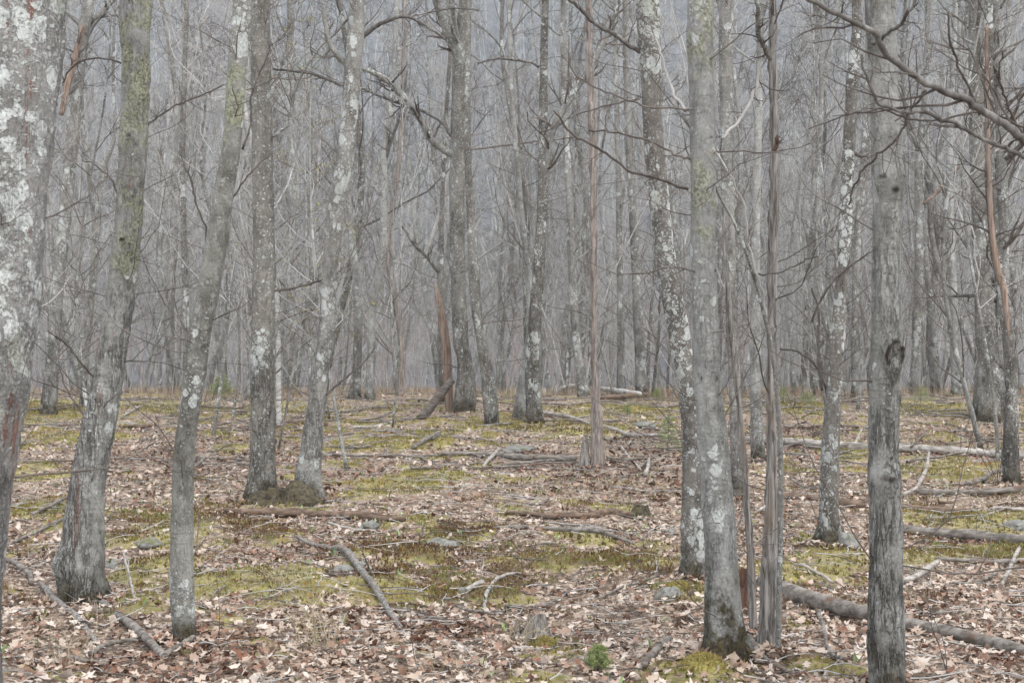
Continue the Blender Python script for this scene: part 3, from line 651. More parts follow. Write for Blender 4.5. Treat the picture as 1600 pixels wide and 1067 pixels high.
tree('peel_right', 'half dead trunk with flaking bark and deep splits at its foot, beside the shredded stem', [(1202, 1030, 38), (1203, 960, 31), (1203, 900, 27), (1206, 800, 22), (1207, 700, 18), (1205, 600, 15), (1207, 400, 16), (1208, 250, 14), (1204, 100, 14), (1203, -5, 12)],
     'deadgrey', cat='dead tree', flare=.5, fh=.12, rough=.014, knots=[(910, 0, .2, .03, 'split'), (990, .1, .12, .02, 'split'), (880, -.3, .05, .02, 'knot')], twigs=6, limbs=3, phrase='flaking half dead trunk', spiral=.6, flute=.09,
     branches=[('limb', [(1204, 110, 8), (1190, 75, 8), (1178, 45, 8), (1175, -5, 7)]), ('twig_pale', [(1200, 85, 5), (1187, 110, 5), (1176, 148, 5), (1155, 185, 5), (1125, 218, 5)]),
               ('rotred', [(1209, 235, 7, -.05), (1211, 215, 6, -.06), (1211, 205, 3, -.06)])])
tree('shoot', 'slender smooth sapling slanting up left from the foot of the flaking half dead trunk', [(1216, 890, 11), (1219, 760, 9), (1216, 650, 8), (1208, 560, 7.5), (1194, 490, 7), (1174, 415, 6.5), (1150, 350, 6), (1124, 300, 5.5), (1098, 230, 5), (1073, 187, 4.5), (1030, 130, 3.5), (1002, 95, 2.5)], 'limb', cat='sapling', name='maple_sapling', Y=7.2, flare=.2, top=0, twigs=0, rough=.001, phrase='slanting sapling',
     branches=[('twig_pale', [(1196, 495, 4), (1180, 430, 4), (1168, 380, 4), (1160, 330, 4), (1145, 290, 3), (1118, 240, 3)]), ('twig_dark', [(1180, 430, 3), (1200, 425, 2.5), (1235, 410, 2), (1270, 395, 2)])])
tree('far_p', 'pale grey trunk standing behind the flaking half dead trunk', [(1186, 726, 24), (1183, 680, 20), (1182, 560, 18), (1181, 400, 15), (1183, 200, 13), (1188, 60, 12), (1190, -5, 11)], 'maple_pale', flare=.4, twigs=8, limbs=4)
tree('blotched', 'dark trunk crowded with white lichen rosettes, with a pale foot beside a white stone', [(1300, 856, 50), (1297, 820, 36), (1296, 780, 31), (1297, 700, 29), (1303, 600, 26), (1307, 530, 24), (1312, 450, 21), (1318, 380, 24), (1323, 300, 22), (1329, 200, 20), (1336, 100, 19), (1342, -5, 16)],
     'blotch', flare=.9, fh=.1, rough=.008, knots=[(455, .1, .05, .01, 'split'), (320, 0, .04, .014, 'burl')], twigs=12, phrase='white blotched dark trunk',
     branches=[('twig_dark', [(1294, 628, 5), (1284, 600, 4), (1265, 570, 4), (1240, 555, 3.5), (1214, 550, 3)]), ('twig_dark', [(1284, 610, 4), (1279, 560, 4), (1278, 500, 3.5), (1270, 460, 3)]), ('limb_dark', [(1322, 235, 6), (1345, 245, 6), (1362, 235, 5), (1368, 220, 4)]),
               ('twig_dark', [(1268, 505, 4), (1285, 470, 3.5), (1310, 435, 3), (1345, 405, 2.5), (1372, 385, 2)])])
tree('front_knot', 'straight grey front trunk with a healed oval knot and lumpy burls', [(1387, 1090, 66), (1387, 1000, 62), (1387, 900, 57), (1387, 820, 55), (1386, 790, 54), (1384, 700, 51), (1387, 600, 52), (1389, 540, 54), (1388, 480, 50), (1387, 400, 48), (1386, 320, 48), (1384, 260, 51), (1382, 200, 50), (1376, 100, 48), (1371, -5, 48)],
     'front_knot', flare=.15, fh=.12, rough=.009, knots=[(555, .2, .064, .02, 'eye'), (520, .35, .03, .014, 'knot'), (282, .1, .075, .022, 'burl'), (275, .15, .075, .02, 'brow'), (298, .2, .04, .012, 'knot'), (300, -.7, .03, .014, 'knot'), (345, -.05, .06, .014, 'brow'), (178, 0, .05, .008, 'brow'), (752, -.45, .06, .02, 'burl'), (755, .5, .06, .016, 'burl'), (745, .0, .05, .008, 'knot'), (805, -.4, .035, .014, 'knot'), (1050, .5, .04, .01, 'knot')],
     twigs=6, phrase='oval knotted front trunk')
tree('right_big', 'stout furrowed trunk at the right with a dark mossy flaring foot', [(1547, 662, 52), (1546, 640, 46), (1544, 600, 42), (1540, 530, 36), (1534, 450, 30), (1530, 400, 28), (1528, 200, 26), (1525, -5, 25)], 'fleck', flare=.6, fh=.3, twigs=10, phrase='stout right trunk', knots=[(655, -.7, .12, .06, 'burl')],
     branches=[('limb', [(1558, 575, 24), (1566, 480, 20), (1569, 350, 18), (1567, 200, 17), (1563, 80, 16), (1562, -5, 15)])])
tree('right_peel', 'trunk with a strip of bare orange wood near the right edge', [(1584, 760, 32), (1579, 720, 26), (1578, 600, 21), (1573, 530, 19), (1564, 460, 18), (1556, 400, 16), (1549, 300, 16), (1548, 150, 15), (1545, -5, 13)], 'maple_dark', flare=.4, rough=.02, twigs=8, phrase='orange stripped trunk',
     branches=[('snag_red', [(1578, 540, 4, -.09), (1573, 500, 9, -.08), (1565, 450, 11, -.07), (1557, 405, 10, -.06), (1551, 350, 8, -.05), (1549, 300, 8, -.05), (1548, 250, 7, -.05), (1547, 150, 6, -.05), (1545, 40, 5, -.05)])])
tree('left_back', 'grey trunk in back of the left edge trunk, curving right with a high side limb', [(78, 651, 30), (79, 620, 25), (83, 560, 22), (88, 500, 20), (97, 400, 20), (105, 300, 22), (113, 200, 22), (122, 100, 22), (132, 40, 20), (138, -5, 15)], 'maple', flare=.4, fh=.3, twigs=12, phrase='left back trunk',
     branches=[('limb', [(131, 60, 12), (145, 35, 11), (160, 18, 10), (180, -5, 9)]), ('snag_red', [(95, 180, 8, -.3), (105, 130, 10, -.3), (118, 90, 9, -.3), (130, 40, 6, -.3)])])
tree('left_curl', 'thin trunk between left back trunk and burl footed maple, bending sharply right', [(128, 640, 12), (135, 560, 11), (147, 400, 12), (152, 330, 11), (158, 270, 10), (172, 235, 8), (180, 200, 6), (178, 120, 5), (182, -5, 4)], 'maple', flare=.3, twigs=8, limbs=4)
tree('left_thin', 'thin straight trunk in back, left of the slim lichen spotted trunk', [(291, 625, 12), (290, 500, 11), (288, 400, 10), (286, 250, 10), (288, 100, 8), (290, -5, 7)], 'maple_dark', flare=.3, twigs=8, limbs=5)
tree('mid_a', 'grey trunk in back, first to the right of the leaning right twin', [(553, 624, 22), (558, 560, 15), (560, 470, 14), (551, 380, 12), (546, 300, 11), (556, 150, 10), (566, -5, 8)], 'maple', flare=.5, twigs=8, limbs=5)
tree('mid_b', 'pale footed trunk in back, second to the right of the leaning right twin', [(577, 625, 20), (579, 560, 15), (582, 480, 13), (598, 400, 13), (600, 300, 12), (600, 240, 12), (612, 150, 9), (620, -5, 8)], 'maple_pale', flare=.4, twigs=8, limbs=5, branches=[('limb_dark', [(600, 262, 7), (608, 225, 6), (622, 190, 5), (630, 150, 4), (636, 110, 3)])])
tree('mid_c', 'curved back trunk with reddish bare side, right of the pale footed one', [(627, 615, 16), (628, 540, 12), (622, 490, 12), (612, 440, 12), (607, 390, 12), (612, 330, 10), (624, 250, 8), (630, 100, 7), (632, -5, 6)], 'snag', flare=.5, twigs=8, limbs=5)
tree('mid_d', 'grey back trunk, first to the right of the barkless snag', [(971, 620, 18), (970, 560, 13), (969, 480, 11), (968, 400, 10), (966, 250, 9), (962, 100, 8), (962, -5, 7)], 'maple', flare=.5, twigs=8, limbs=5)
tree('mid_e', 'broader back trunk, second to the right of the barkless snag', [(1003, 620, 26), (1001, 570, 19), (997, 500, 17), (993, 400, 15), (987, 300, 14), (980, 150, 12), (978, -5, 10)], 'maple', flare=.4, twigs=8, limbs=5)
tree('mid_f', 'forked back trunk with green lichen, just right of the oval knotted front trunk', [(1427, 620, 17), (1431, 560, 16), (1433, 480, 16), (1436, 400, 14), (1436, 300, 13), (1436, 232, 11), (1442, 180, 9), (1450, 80, 7), (1454, -5, 6)], 'lichen_green', flare=.4, twigs=8, limbs=4, branches=[('limb', [(1436, 235, 9), (1424, 205, 8), (1412, 175, 7), (1398, 140, 6), (1390, 110, 5)]), ('snag_red', [(1443, 320, 6), (1460, 305, 6), (1480, 280, 5), (1505, 252, 4)])])
tree('mid_g', 'grey back trunk between oval knotted front trunk and stout right trunk, leaning left', [(1462, 615, 18), (1460, 570, 16), (1456, 500, 14), (1448, 420, 10), (1440, 300, 9), (1446, 100, 7), (1450, -5, 6)], 'maple', flare=.4, twigs=8, limbs=4)
tree('mid_h', 'pale broad back trunk standing just left of the stout right trunk', [(1497, 623, 26), (1496, 590, 20), (1491, 520, 15), (1487, 400, 12), (1485, 250, 11), (1488, 100, 9), (1492, -5, 8)], 'maple_pale', flare=.5, twigs=8, limbs=5)
tree('mid_i', 'slanting grey back trunk, right of the flaking half dead trunk', [(1240, 618, 12), (1238, 520, 12), (1236, 440, 12), (1246, 330, 12), (1262, 230, 11), (1285, 140, 9), (1300, 60, 8), (1310, -5, 7)], 'maple_pale', flare=.3, twigs=8, limbs=5)
tree('mid_j', 'straight grey back trunk, left of the white blotched dark trunk', [(1272, 620, 16), (1275, 540, 13), (1277, 460, 12), (1278, 330, 11), (1283, 180, 9), (1286, -5, 7)], 'maple', flare=.3, twigs=8, limbs=5)
tree('mid_k', 'upright grey back trunk, between white blotched dark trunk and oval knotted front trunk', [(1338, 622, 18), (1337, 560, 15), (1336, 480, 13), (1338, 380, 13), (1350, 250, 11), (1355, 100, 9), (1356, -5, 8)], 'maple', flare=.4, twigs=8, limbs=5)
# a tree outside the right edge whose bare limbs reach across the upper corner
tree('right_reach', 'maple just outside the right edge, its bare limbs reaching across the upper corner', [(1790, 1120, 80), (1785, 900, 70), (1780, 500, 64), (1770, 250, 60), (1765, -5, 56)], 'maple', Y=5.4, twigs=8, limbs=4, phrase='right edge maple',
     branches=[('limb_dark', [(1770, 300, 20), (1700, 262, 16), (1640, 235, 14), (1600, 213, 13), (1550, 187, 12), (1500, 162, 11), (1450, 146, 10), (1412, 122, 10), (1385, 95, 9.5), (1362, 72, 9), (1325, 52, 8), (1275, 24, 7), (1215, -5, 6)]),
               ('limb_dark', [(1690, 285, 9), (1640, 262, 8), (1600, 248, 7), (1550, 228, 7), (1500, 208, 6.5), (1455, 190, 6), (1410, 177, 6), (1360, 164, 5), (1335, 150, 5), (1318, 118, 4), (1313, 80, 4)]),
               ('limb_dark', [(1362, 72, 6), (1385, 52, 6), (1398, 30, 6), (1418, -5, 5)]), ('twig_dark', [(1446, 148, 4), (1420, 172, 4), (1395, 210, 4), (1360, 240, 4), (1335, 275, 3.5), (1322, 310, 3)]),
               ('twig_dark', [(1530, 180, 4), (1500, 110, 4), (1492, 80, 4), (1488, 30, 3)]), ('twig_dark', [(1600, 215, 4), (1580, 150, 4), (1572, 110, 3), (1576, 60, 2.5)]), ('twig_dark', [(1600, 200, 4), (1560, 180, 3.5), (1530, 172, 3.5), (1460, 182, 3), (1400, 168, 3), (1330, 175, 2.5), (1280, 192, 2)])])

# ------------------------------------------------------------------ background trees: a few kinds, copied one by one
def proto(k):
    rng = np.random.default_rng(100+k)
    H = rng.uniform(11, 15); r0 = rng.uniform(.055, .12); n = 22
    z = np.linspace(0, H, n); lean = rng.normal(0, .085, 2)
    x = lean[0]*z+rng.uniform(.1, .55)*np.sin(z*rng.uniform(.35, 1.05)+rng.uniform(0, 6)); y = lean[1]*z+.15*np.sin(z*.6+rng.uniform(0, 6))
    x -= x[0]; y -= y[0]
    pts = np.stack([x, y, z-.2], 1); rad = r0*(1-.85*(z/H)**1.1); rad[0] *= 1.45; rad[1] *= 1.05
    sp = smooth_path(np.c_[pts, rad], 60)
    tm = trunk_mesh('background_trunk', sp[:, :3], sp[:, 3], 10, M[['maple', 'maple_pale', 'maple_dark', 'maple'][k % 4]], .35, .3, .02, (), 0, k+1, .06)
    cm = Mesh(); L0 = sp[None, :, :3]; R0 = sp[None, :, 3]
    extra = []
    if k % 3 == 0:                                    # a forked stem
        a, b = grow(L0, R0, 1, (4.5, 6), (14, 26), 10, .07, .06, (.22, .4), (.6, .75), rng=rng); extra.append((a, b))
    grow.rel = False
    p1, r1 = grow(L0, R0, 15, (1.4, 4.2), (30, 62), 8, .16, .13, (.16, .96), (.22, .42), rng=rng, minr=.012)
    if extra:
        e1, er1 = grow(extra[0][0], extra[0][1], 6, (1.2, 3.0), (30, 62), 8, .16, .12, (.2, .95), (.25, .45), rng=rng, minr=.01)
        p1 = np.vstack([p1, e1]); r1 = np.vstack([r1, er1])
    grow.rel = True
    q2, s2 = grow(p1, r1, 8, (.28, .6), (25, 65), 6, .2, .07, (.12, 1), (.35, .6), rng=rng, minr=.006)
    q3, s3 = grow(q2, s2, 5, (.3, .65), (25, 65), 4, .2, .05, (.15, 1), (.4, .7), rng=rng, minr=.0042)
    q4, s4 = grow(q3, s3, 2, (.3, .7), (25, 65), 3, .2, .04, (.15, 1), (.5, .8), rng=rng, minr=.0034)
    for a, b in extra: V, Q = tubes(a, b, 7); cm.add(V, Q, h=4., scar=0.)
    for a, b, sd in ((p1, r1, 5), (q2, s2, 3), (q3, s3, 3), (q4, s4, 3)): V, Q = tubes(a, b, sd); cm.add(V, Q, h=4., scar=0.)
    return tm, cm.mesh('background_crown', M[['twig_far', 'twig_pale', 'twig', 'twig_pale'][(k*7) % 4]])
grow.rel = True
PROTO = [proto(k) for k in range(12)]
ANCH.sort()
ORD = ['first', 'second', 'third', 'fourth', 'fifth', 'sixth', 'seventh', 'eighth', 'ninth', 'tenth', 'eleventh', 'twelfth', 'thirteenth', 'fourteenth', 'fifteenth', 'sixteenth', 'seventeenth', 'eighteenth', 'nineteenth', 'twentieth']
spots = []
rngb = np.random.default_rng(12)
def blocked(x, y, mind):
    return any((x-a)**2+(y-b)**2 < mind*mind for a, b, *_ in spots)
for (y0, y1, cnt, mind) in ((28, 34, 9, 1.3), (34, 42, 34, 1.3), (42, 54, 54, 1.5), (54, 72, 64, 1.7), (72, 100, 60, 2.)):
    c = 0; tries = 0
    while c < cnt and tries < 5000:
        tries += 1; y = rngb.uniform(y0, y1); x = rngb.uniform(-.385, .385)*y
        if blocked(x, y, mind): continue
        if any(abs(x-t[1][0]) < .9 and abs(y-t[2]) < 2 for t in TREES.values()): continue
        px = 800+x/y*F
        if y < 34 and (abs(px-930) < 60 or abs(px-725) < 70): continue
        spots.append((x, y, (y0, y1))); c += 1
ROWN = {28: ('nearest back row', 'rough grey'), 34: ('second back row', 'grey'), 42: ('middle back row', 'slim grey'), 54: ('deep back row', 'hazy grey'), 72: ('rearmost row', 'faint thin')}
def lab_bg(x, y, row):
    """name each one by its depth belt and its order to the right of the nearest landmark trunk on its left"""
    px = 800+x/y*F
    left = [a for a in ANCH if a[0] <= px]
    a = left[-1] if left else None
    same = sorted(800+s[0]/s[1]*F for s in spots if s[2] == row and (not a or 800+s[0]/s[1]*F >= a[0]) and (a or 800+s[0]/s[1]*F < ANCH[0][0]))
    i = same.index(px)
    return a, i
for i, (x, y, row) in enumerate(spots):
    k = int(rngb.integers(0, 12)); tm, cm_ = PROTO[k]
    root = empty('background_tree', (x, y, float(gz(x, y))-.05))
    root.rotation_euler = (0, 0, rngb.uniform(0, 6.28)); s = rngb.uniform(.82, 1.2)*(1 if y < 60 else .9); th = rngb.uniform(.75, 1.15)
    root.scale = (s*th, s*th, s)
    link('trunk', tm, root); link('crown', cm_, root)
    a, n_ = lab_bg(x, y, row); rn, ad = ROWN[row[0]]
    if a: lb = f"{ad} tree, {ORD[min(n_, 19)]} right of the {a[1]}, {rn}"
    else: lb = f"{ad} tree, {ORD[min(n_, 19)]} from the left edge, {rn}"
    tag(root, lb, 'tree', f'bare trees of the {rn}')

# twiggy saplings between the nearer trunks, copied one by one
def sap_proto(k):
    rng = np.random.default_rng(300+k); H = rng.uniform(5.5, 9.5); n = 16; z = np.linspace(0, H, n); a = rng.uniform(0, 6.28, 2)
    x = .28*np.sin(z*rng.uniform(.5, 1.1)+a[0])+rng.normal(0, .08)*z; y = .2*np.sin(z*.8+a[1]); x -= x[0]; y -= y[0]
    rad = rng.uniform(.018, .038)*(1-.8*z/H); sp = smooth_path(np.c_[x, y, z-.15, rad], 40)
    tm = trunk_mesh('sapling_stem', sp[:, :3], sp[:, 3], 8, M[['maple', 'maple_pale', 'limb', 'maple_pale', 'maple'][k]], .2, .2, .006, (), 0, k+1, .04)
    L0 = sp[None, :, :3]; R0 = sp[None, :, 3]; cm = Mesh(); grow.rel = False
    p1, r1 = grow(L0, R0, 22, (.6, 2.2), (30, 75), 9, .2, .1, (.12, .97), (.3, .5), rng=rng, minr=.006); grow.rel = True
    q2, s2 = grow(p1, r1, 6, (.25, .6), (25, 70), 6, .22, .06, (.1, 1), (.4, .7), rng=rng, minr=.0035)
    q3, s3 = grow(q2, s2, 4, (.3, .65), (25, 70), 4, .22, .04, (.12, 1), (.5, .8), rng=rng, minr=.0024)
    for p_, r_, sd in ((p1, r1, 5), (q2, s2, 3), (q3, s3, 3)): V, Q = tubes(p_, r_, sd); cm.add(V, Q, h=4., scar=0.)
    return tm, cm.mesh('sapling_crown', M[['twig_pale', 'twig', 'twig_pale', 'twig_far', 'twig'][k]])
SAP = [sap_proto(k) for k in range(5)]
sapl = []
for (y0, y1, cnt) in ((17, 24, 13), (24, 33, 22)):
    for c in range(cnt):
        for t_ in range(200):
            y = rngb.uniform(y0, y1); x = rngb.uniform(-.37, .37)*y
            if 640 < 800+x/y*F < 860: continue
            if all((x-t[1][0])**2+(y-t[2])**2 > .5 for t in TREES.values()) and all((x-q[0])**2+(y-q[1])**2 > 1.0 for q in sapl): sapl.append((x, y, y0)); break
for x, y, row in sapl:
    k = int(rngb.integers(0, 5)); root = empty('background_sapling', (x, y, float(gz(x, y))-.03)); root.rotation_euler = (0, 0, rngb.uniform(0, 6.28)); s_ = rngb.uniform(.8, 1.2); root.scale = (s_, s_, s_)
    link('stem', SAP[k][0], root); link('crown', SAP[k][1], root); px = 800+x/y*F
    left = [a for a in ANCH if a[0] <= px]; a = left[-1] if left else None
    same = sorted(800+q[0]/q[1]*F for q in sapl if q[2] == row and (800+q[0]/q[1]*F >= a[0] if a else 800+q[0]/q[1]*F < ANCH[0][0]))
    w_ = 'nearer row' if row == 17 else 'crest row'
    tag(root, f"twiggy thin sapling, {ORD[same.index(px)]} " + (f"right of the {a[1]}" if a else "from the left edge") + f", {w_}", 'sapling', f'twiggy saplings of the {w_}')

# thin growth nobody could count
def thicket(name, label, cnt, yr, hr, mat, seed, wide=.42, k1=9, k2=2, r0=(.008, .022), minr=.004, zf=gz, wig=.12, taper=.3):
    rng = np.random.default_rng(seed)
    y = np.sqrt(rng.uniform(yr[0]**2, yr[1]**2, cnt)); x = rng.uniform(-wide, wide, cnt)*y
    H = rng.uniform(*hr, cnt); n = 7; P0 = np.zeros((cnt, n, 3)); pos = np.stack([x, y, zf(x, y)-.05], 1); d = np.tile([0, 0, 1.], (cnt, 1))+rng.normal(size=(cnt, 3))*.12
    P0[:, 0] = pos
    for j in range(1, n):
        d = d+rng.normal(size=d.shape)*wig+[0, 0, .12]; d /= np.linalg.norm(d, axis=1, keepdims=True); pos = pos+d*(H/(n-1))[:, None]; P0[:, j] = pos
    R0 = rng.uniform(*r0, cnt)[:, None]*np.linspace(1, taper, n)[None]*(H/np.mean(hr))[:, None]
    m = Mesh(); V, Q = tubes(P0, R0, 4); m.add(V, Q)
    q1, s1 = grow(P0, R0, k1, (.18, .42), (25, 60), 4, .16, .1, (.2, .98), (.35, .6), rng=rng, minr=minr); V, Q = tubes(q1, s1, 3); m.add(V, Q)
    if k2:
        q2, s2 = grow(q1, s1, k2, (.35, .7), (25, 60), 3, .16, .08, (.2, .98), (.5, .7), rng=rng, minr=minr*.8); V, Q = tubes(q2, s2, 3); m.add(V, Q)
    tag(link(name, m.mesh(name, M[mat])), label, 'brush', kind='stuff')
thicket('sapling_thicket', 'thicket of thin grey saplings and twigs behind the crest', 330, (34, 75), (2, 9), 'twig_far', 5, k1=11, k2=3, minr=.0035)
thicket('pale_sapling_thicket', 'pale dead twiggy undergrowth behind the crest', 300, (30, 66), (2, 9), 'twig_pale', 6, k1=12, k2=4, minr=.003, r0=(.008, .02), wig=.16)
thicket('red_brush', 'reddish twiggy brush along the foot of the hill', 560, (80, 112), (3.5, 9), 'twig_red', 8, k1=9, k2=2, r0=(.02, .04), minr=.012)
def far_wood():
    rng = np.random.default_rng(44); m = Mesh(); cnt = 1150
    y = rng.uniform(118, 380, cnt); x = rng.uniform(-.42, .42, cnt)*y; n = 5
    H = rng.uniform(9, 16, cnt); P0 = np.zeros((cnt, n, 3)); pos = np.stack([x, y, hill_z(x, y)-.3], 1); d = np.tile([0, 0, 1.], (cnt, 1))+rng.normal(size=(cnt, 3))*.06; P0[:, 0] = pos
    for j in range(1, n):
        d = d+rng.normal(size=d.shape)*.06+[0, 0, .1]; d /= np.linalg.norm(d, axis=1, keepdims=True); pos = pos+d*(H/(n-1))[:, None]; P0[:, j] = pos
    R0 = rng.uniform(.09, .2, cnt)[:, None]*np.linspace(1, .2, n)[None]
    V, Q = tubes(P0, R0, 4); m.add(V, Q)
    q1, s1 = grow(P0, R0, 10, (.2, .4), (25, 60), 4, .16, .12, (.25, .98), (.3, .5), rng=rng, minr=.03); V, Q = tubes(q1, s1, 3); m.add(V, Q)
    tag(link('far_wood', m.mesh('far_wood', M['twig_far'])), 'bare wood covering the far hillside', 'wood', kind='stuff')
far_wood()

# ------------------------------------------------------------------ logs, sticks, stumps, stones
def log(name, label, cat, rows, mat, lift=.3, sides=10, wob=.004, group=None, mono=None, stubs=0, sub=True):
    """rows: (px, py, w[, height above ground m]) along the piece as it lies on the ground"""
    p = []
    for q in rows:
        g = G(q[0], q[1]); r = q[2]/2*g[1]/F
        z = float(gz(g[0], g[1]))+r*(lift*2*(.85 if name == 'fallen_log' else 1.0))+(q[3] if len(q) > 3 else 0)+.016
        p.append((g[0], g[1], z, r))
    p = np.array(p); base = p[0, :3].copy(); p[:, :3] -= base
    if name == 'fallen_log':
        dd_ = np.r_[0, np.cumsum(np.linalg.norm(np.diff(p[:, :2], axis=0), axis=1))]; k_ = np.polyfit(dd_, p[:, 2], 1); p[:, 2] = .3*p[:, 2]+.7*np.polyval(k_, dd_)
    n = max(8, 5*len(rows)+4); rng = np.random.default_rng(hash_s(label))
    s = smooth_path(p, n); s[:, :3] += (np.cumsum(rng.normal(size=(n, 3)), 0))*wob*.6
    rr = s[:, 3]*(1+rng.normal(size=n)*.07)
    V, Q = tubes(s[None, :, :3], rr[None], sides)
    c = np.repeat(s[:, :3], sides, 0); V = c+(V-c)*(1+(fbm(V*np.array([18, 18, 18.])+rng.uniform(0, 9), 3, 2)-.5)*.45)[:, None]
    m = Mesh().add(V, Q, caps(n, sides), h=4., scar=0.)
    o = tag(link(name, m.mesh(name, M[mat], True), None, base), label, cat, group)
    if stubs:
        q1, s1 = grow(s[None, :, :3], s[None, :, 3], stubs, (.05, .15), (35, 80), 5, .2, .15, (.1, .95), (.3, .5), rng=rng, minr=.003)
        q1[..., 2] = np.maximum(q1[..., 2], -.02)
        for k in range(len(q1)):
            V, Q = tubes(q1[k:k+1], s1[k:k+1], 5); link('twig', Mesh().add(V, Q, caps(5, 5), h=4., scar=0.).mesh('twig', M[mat]), o)
    return o
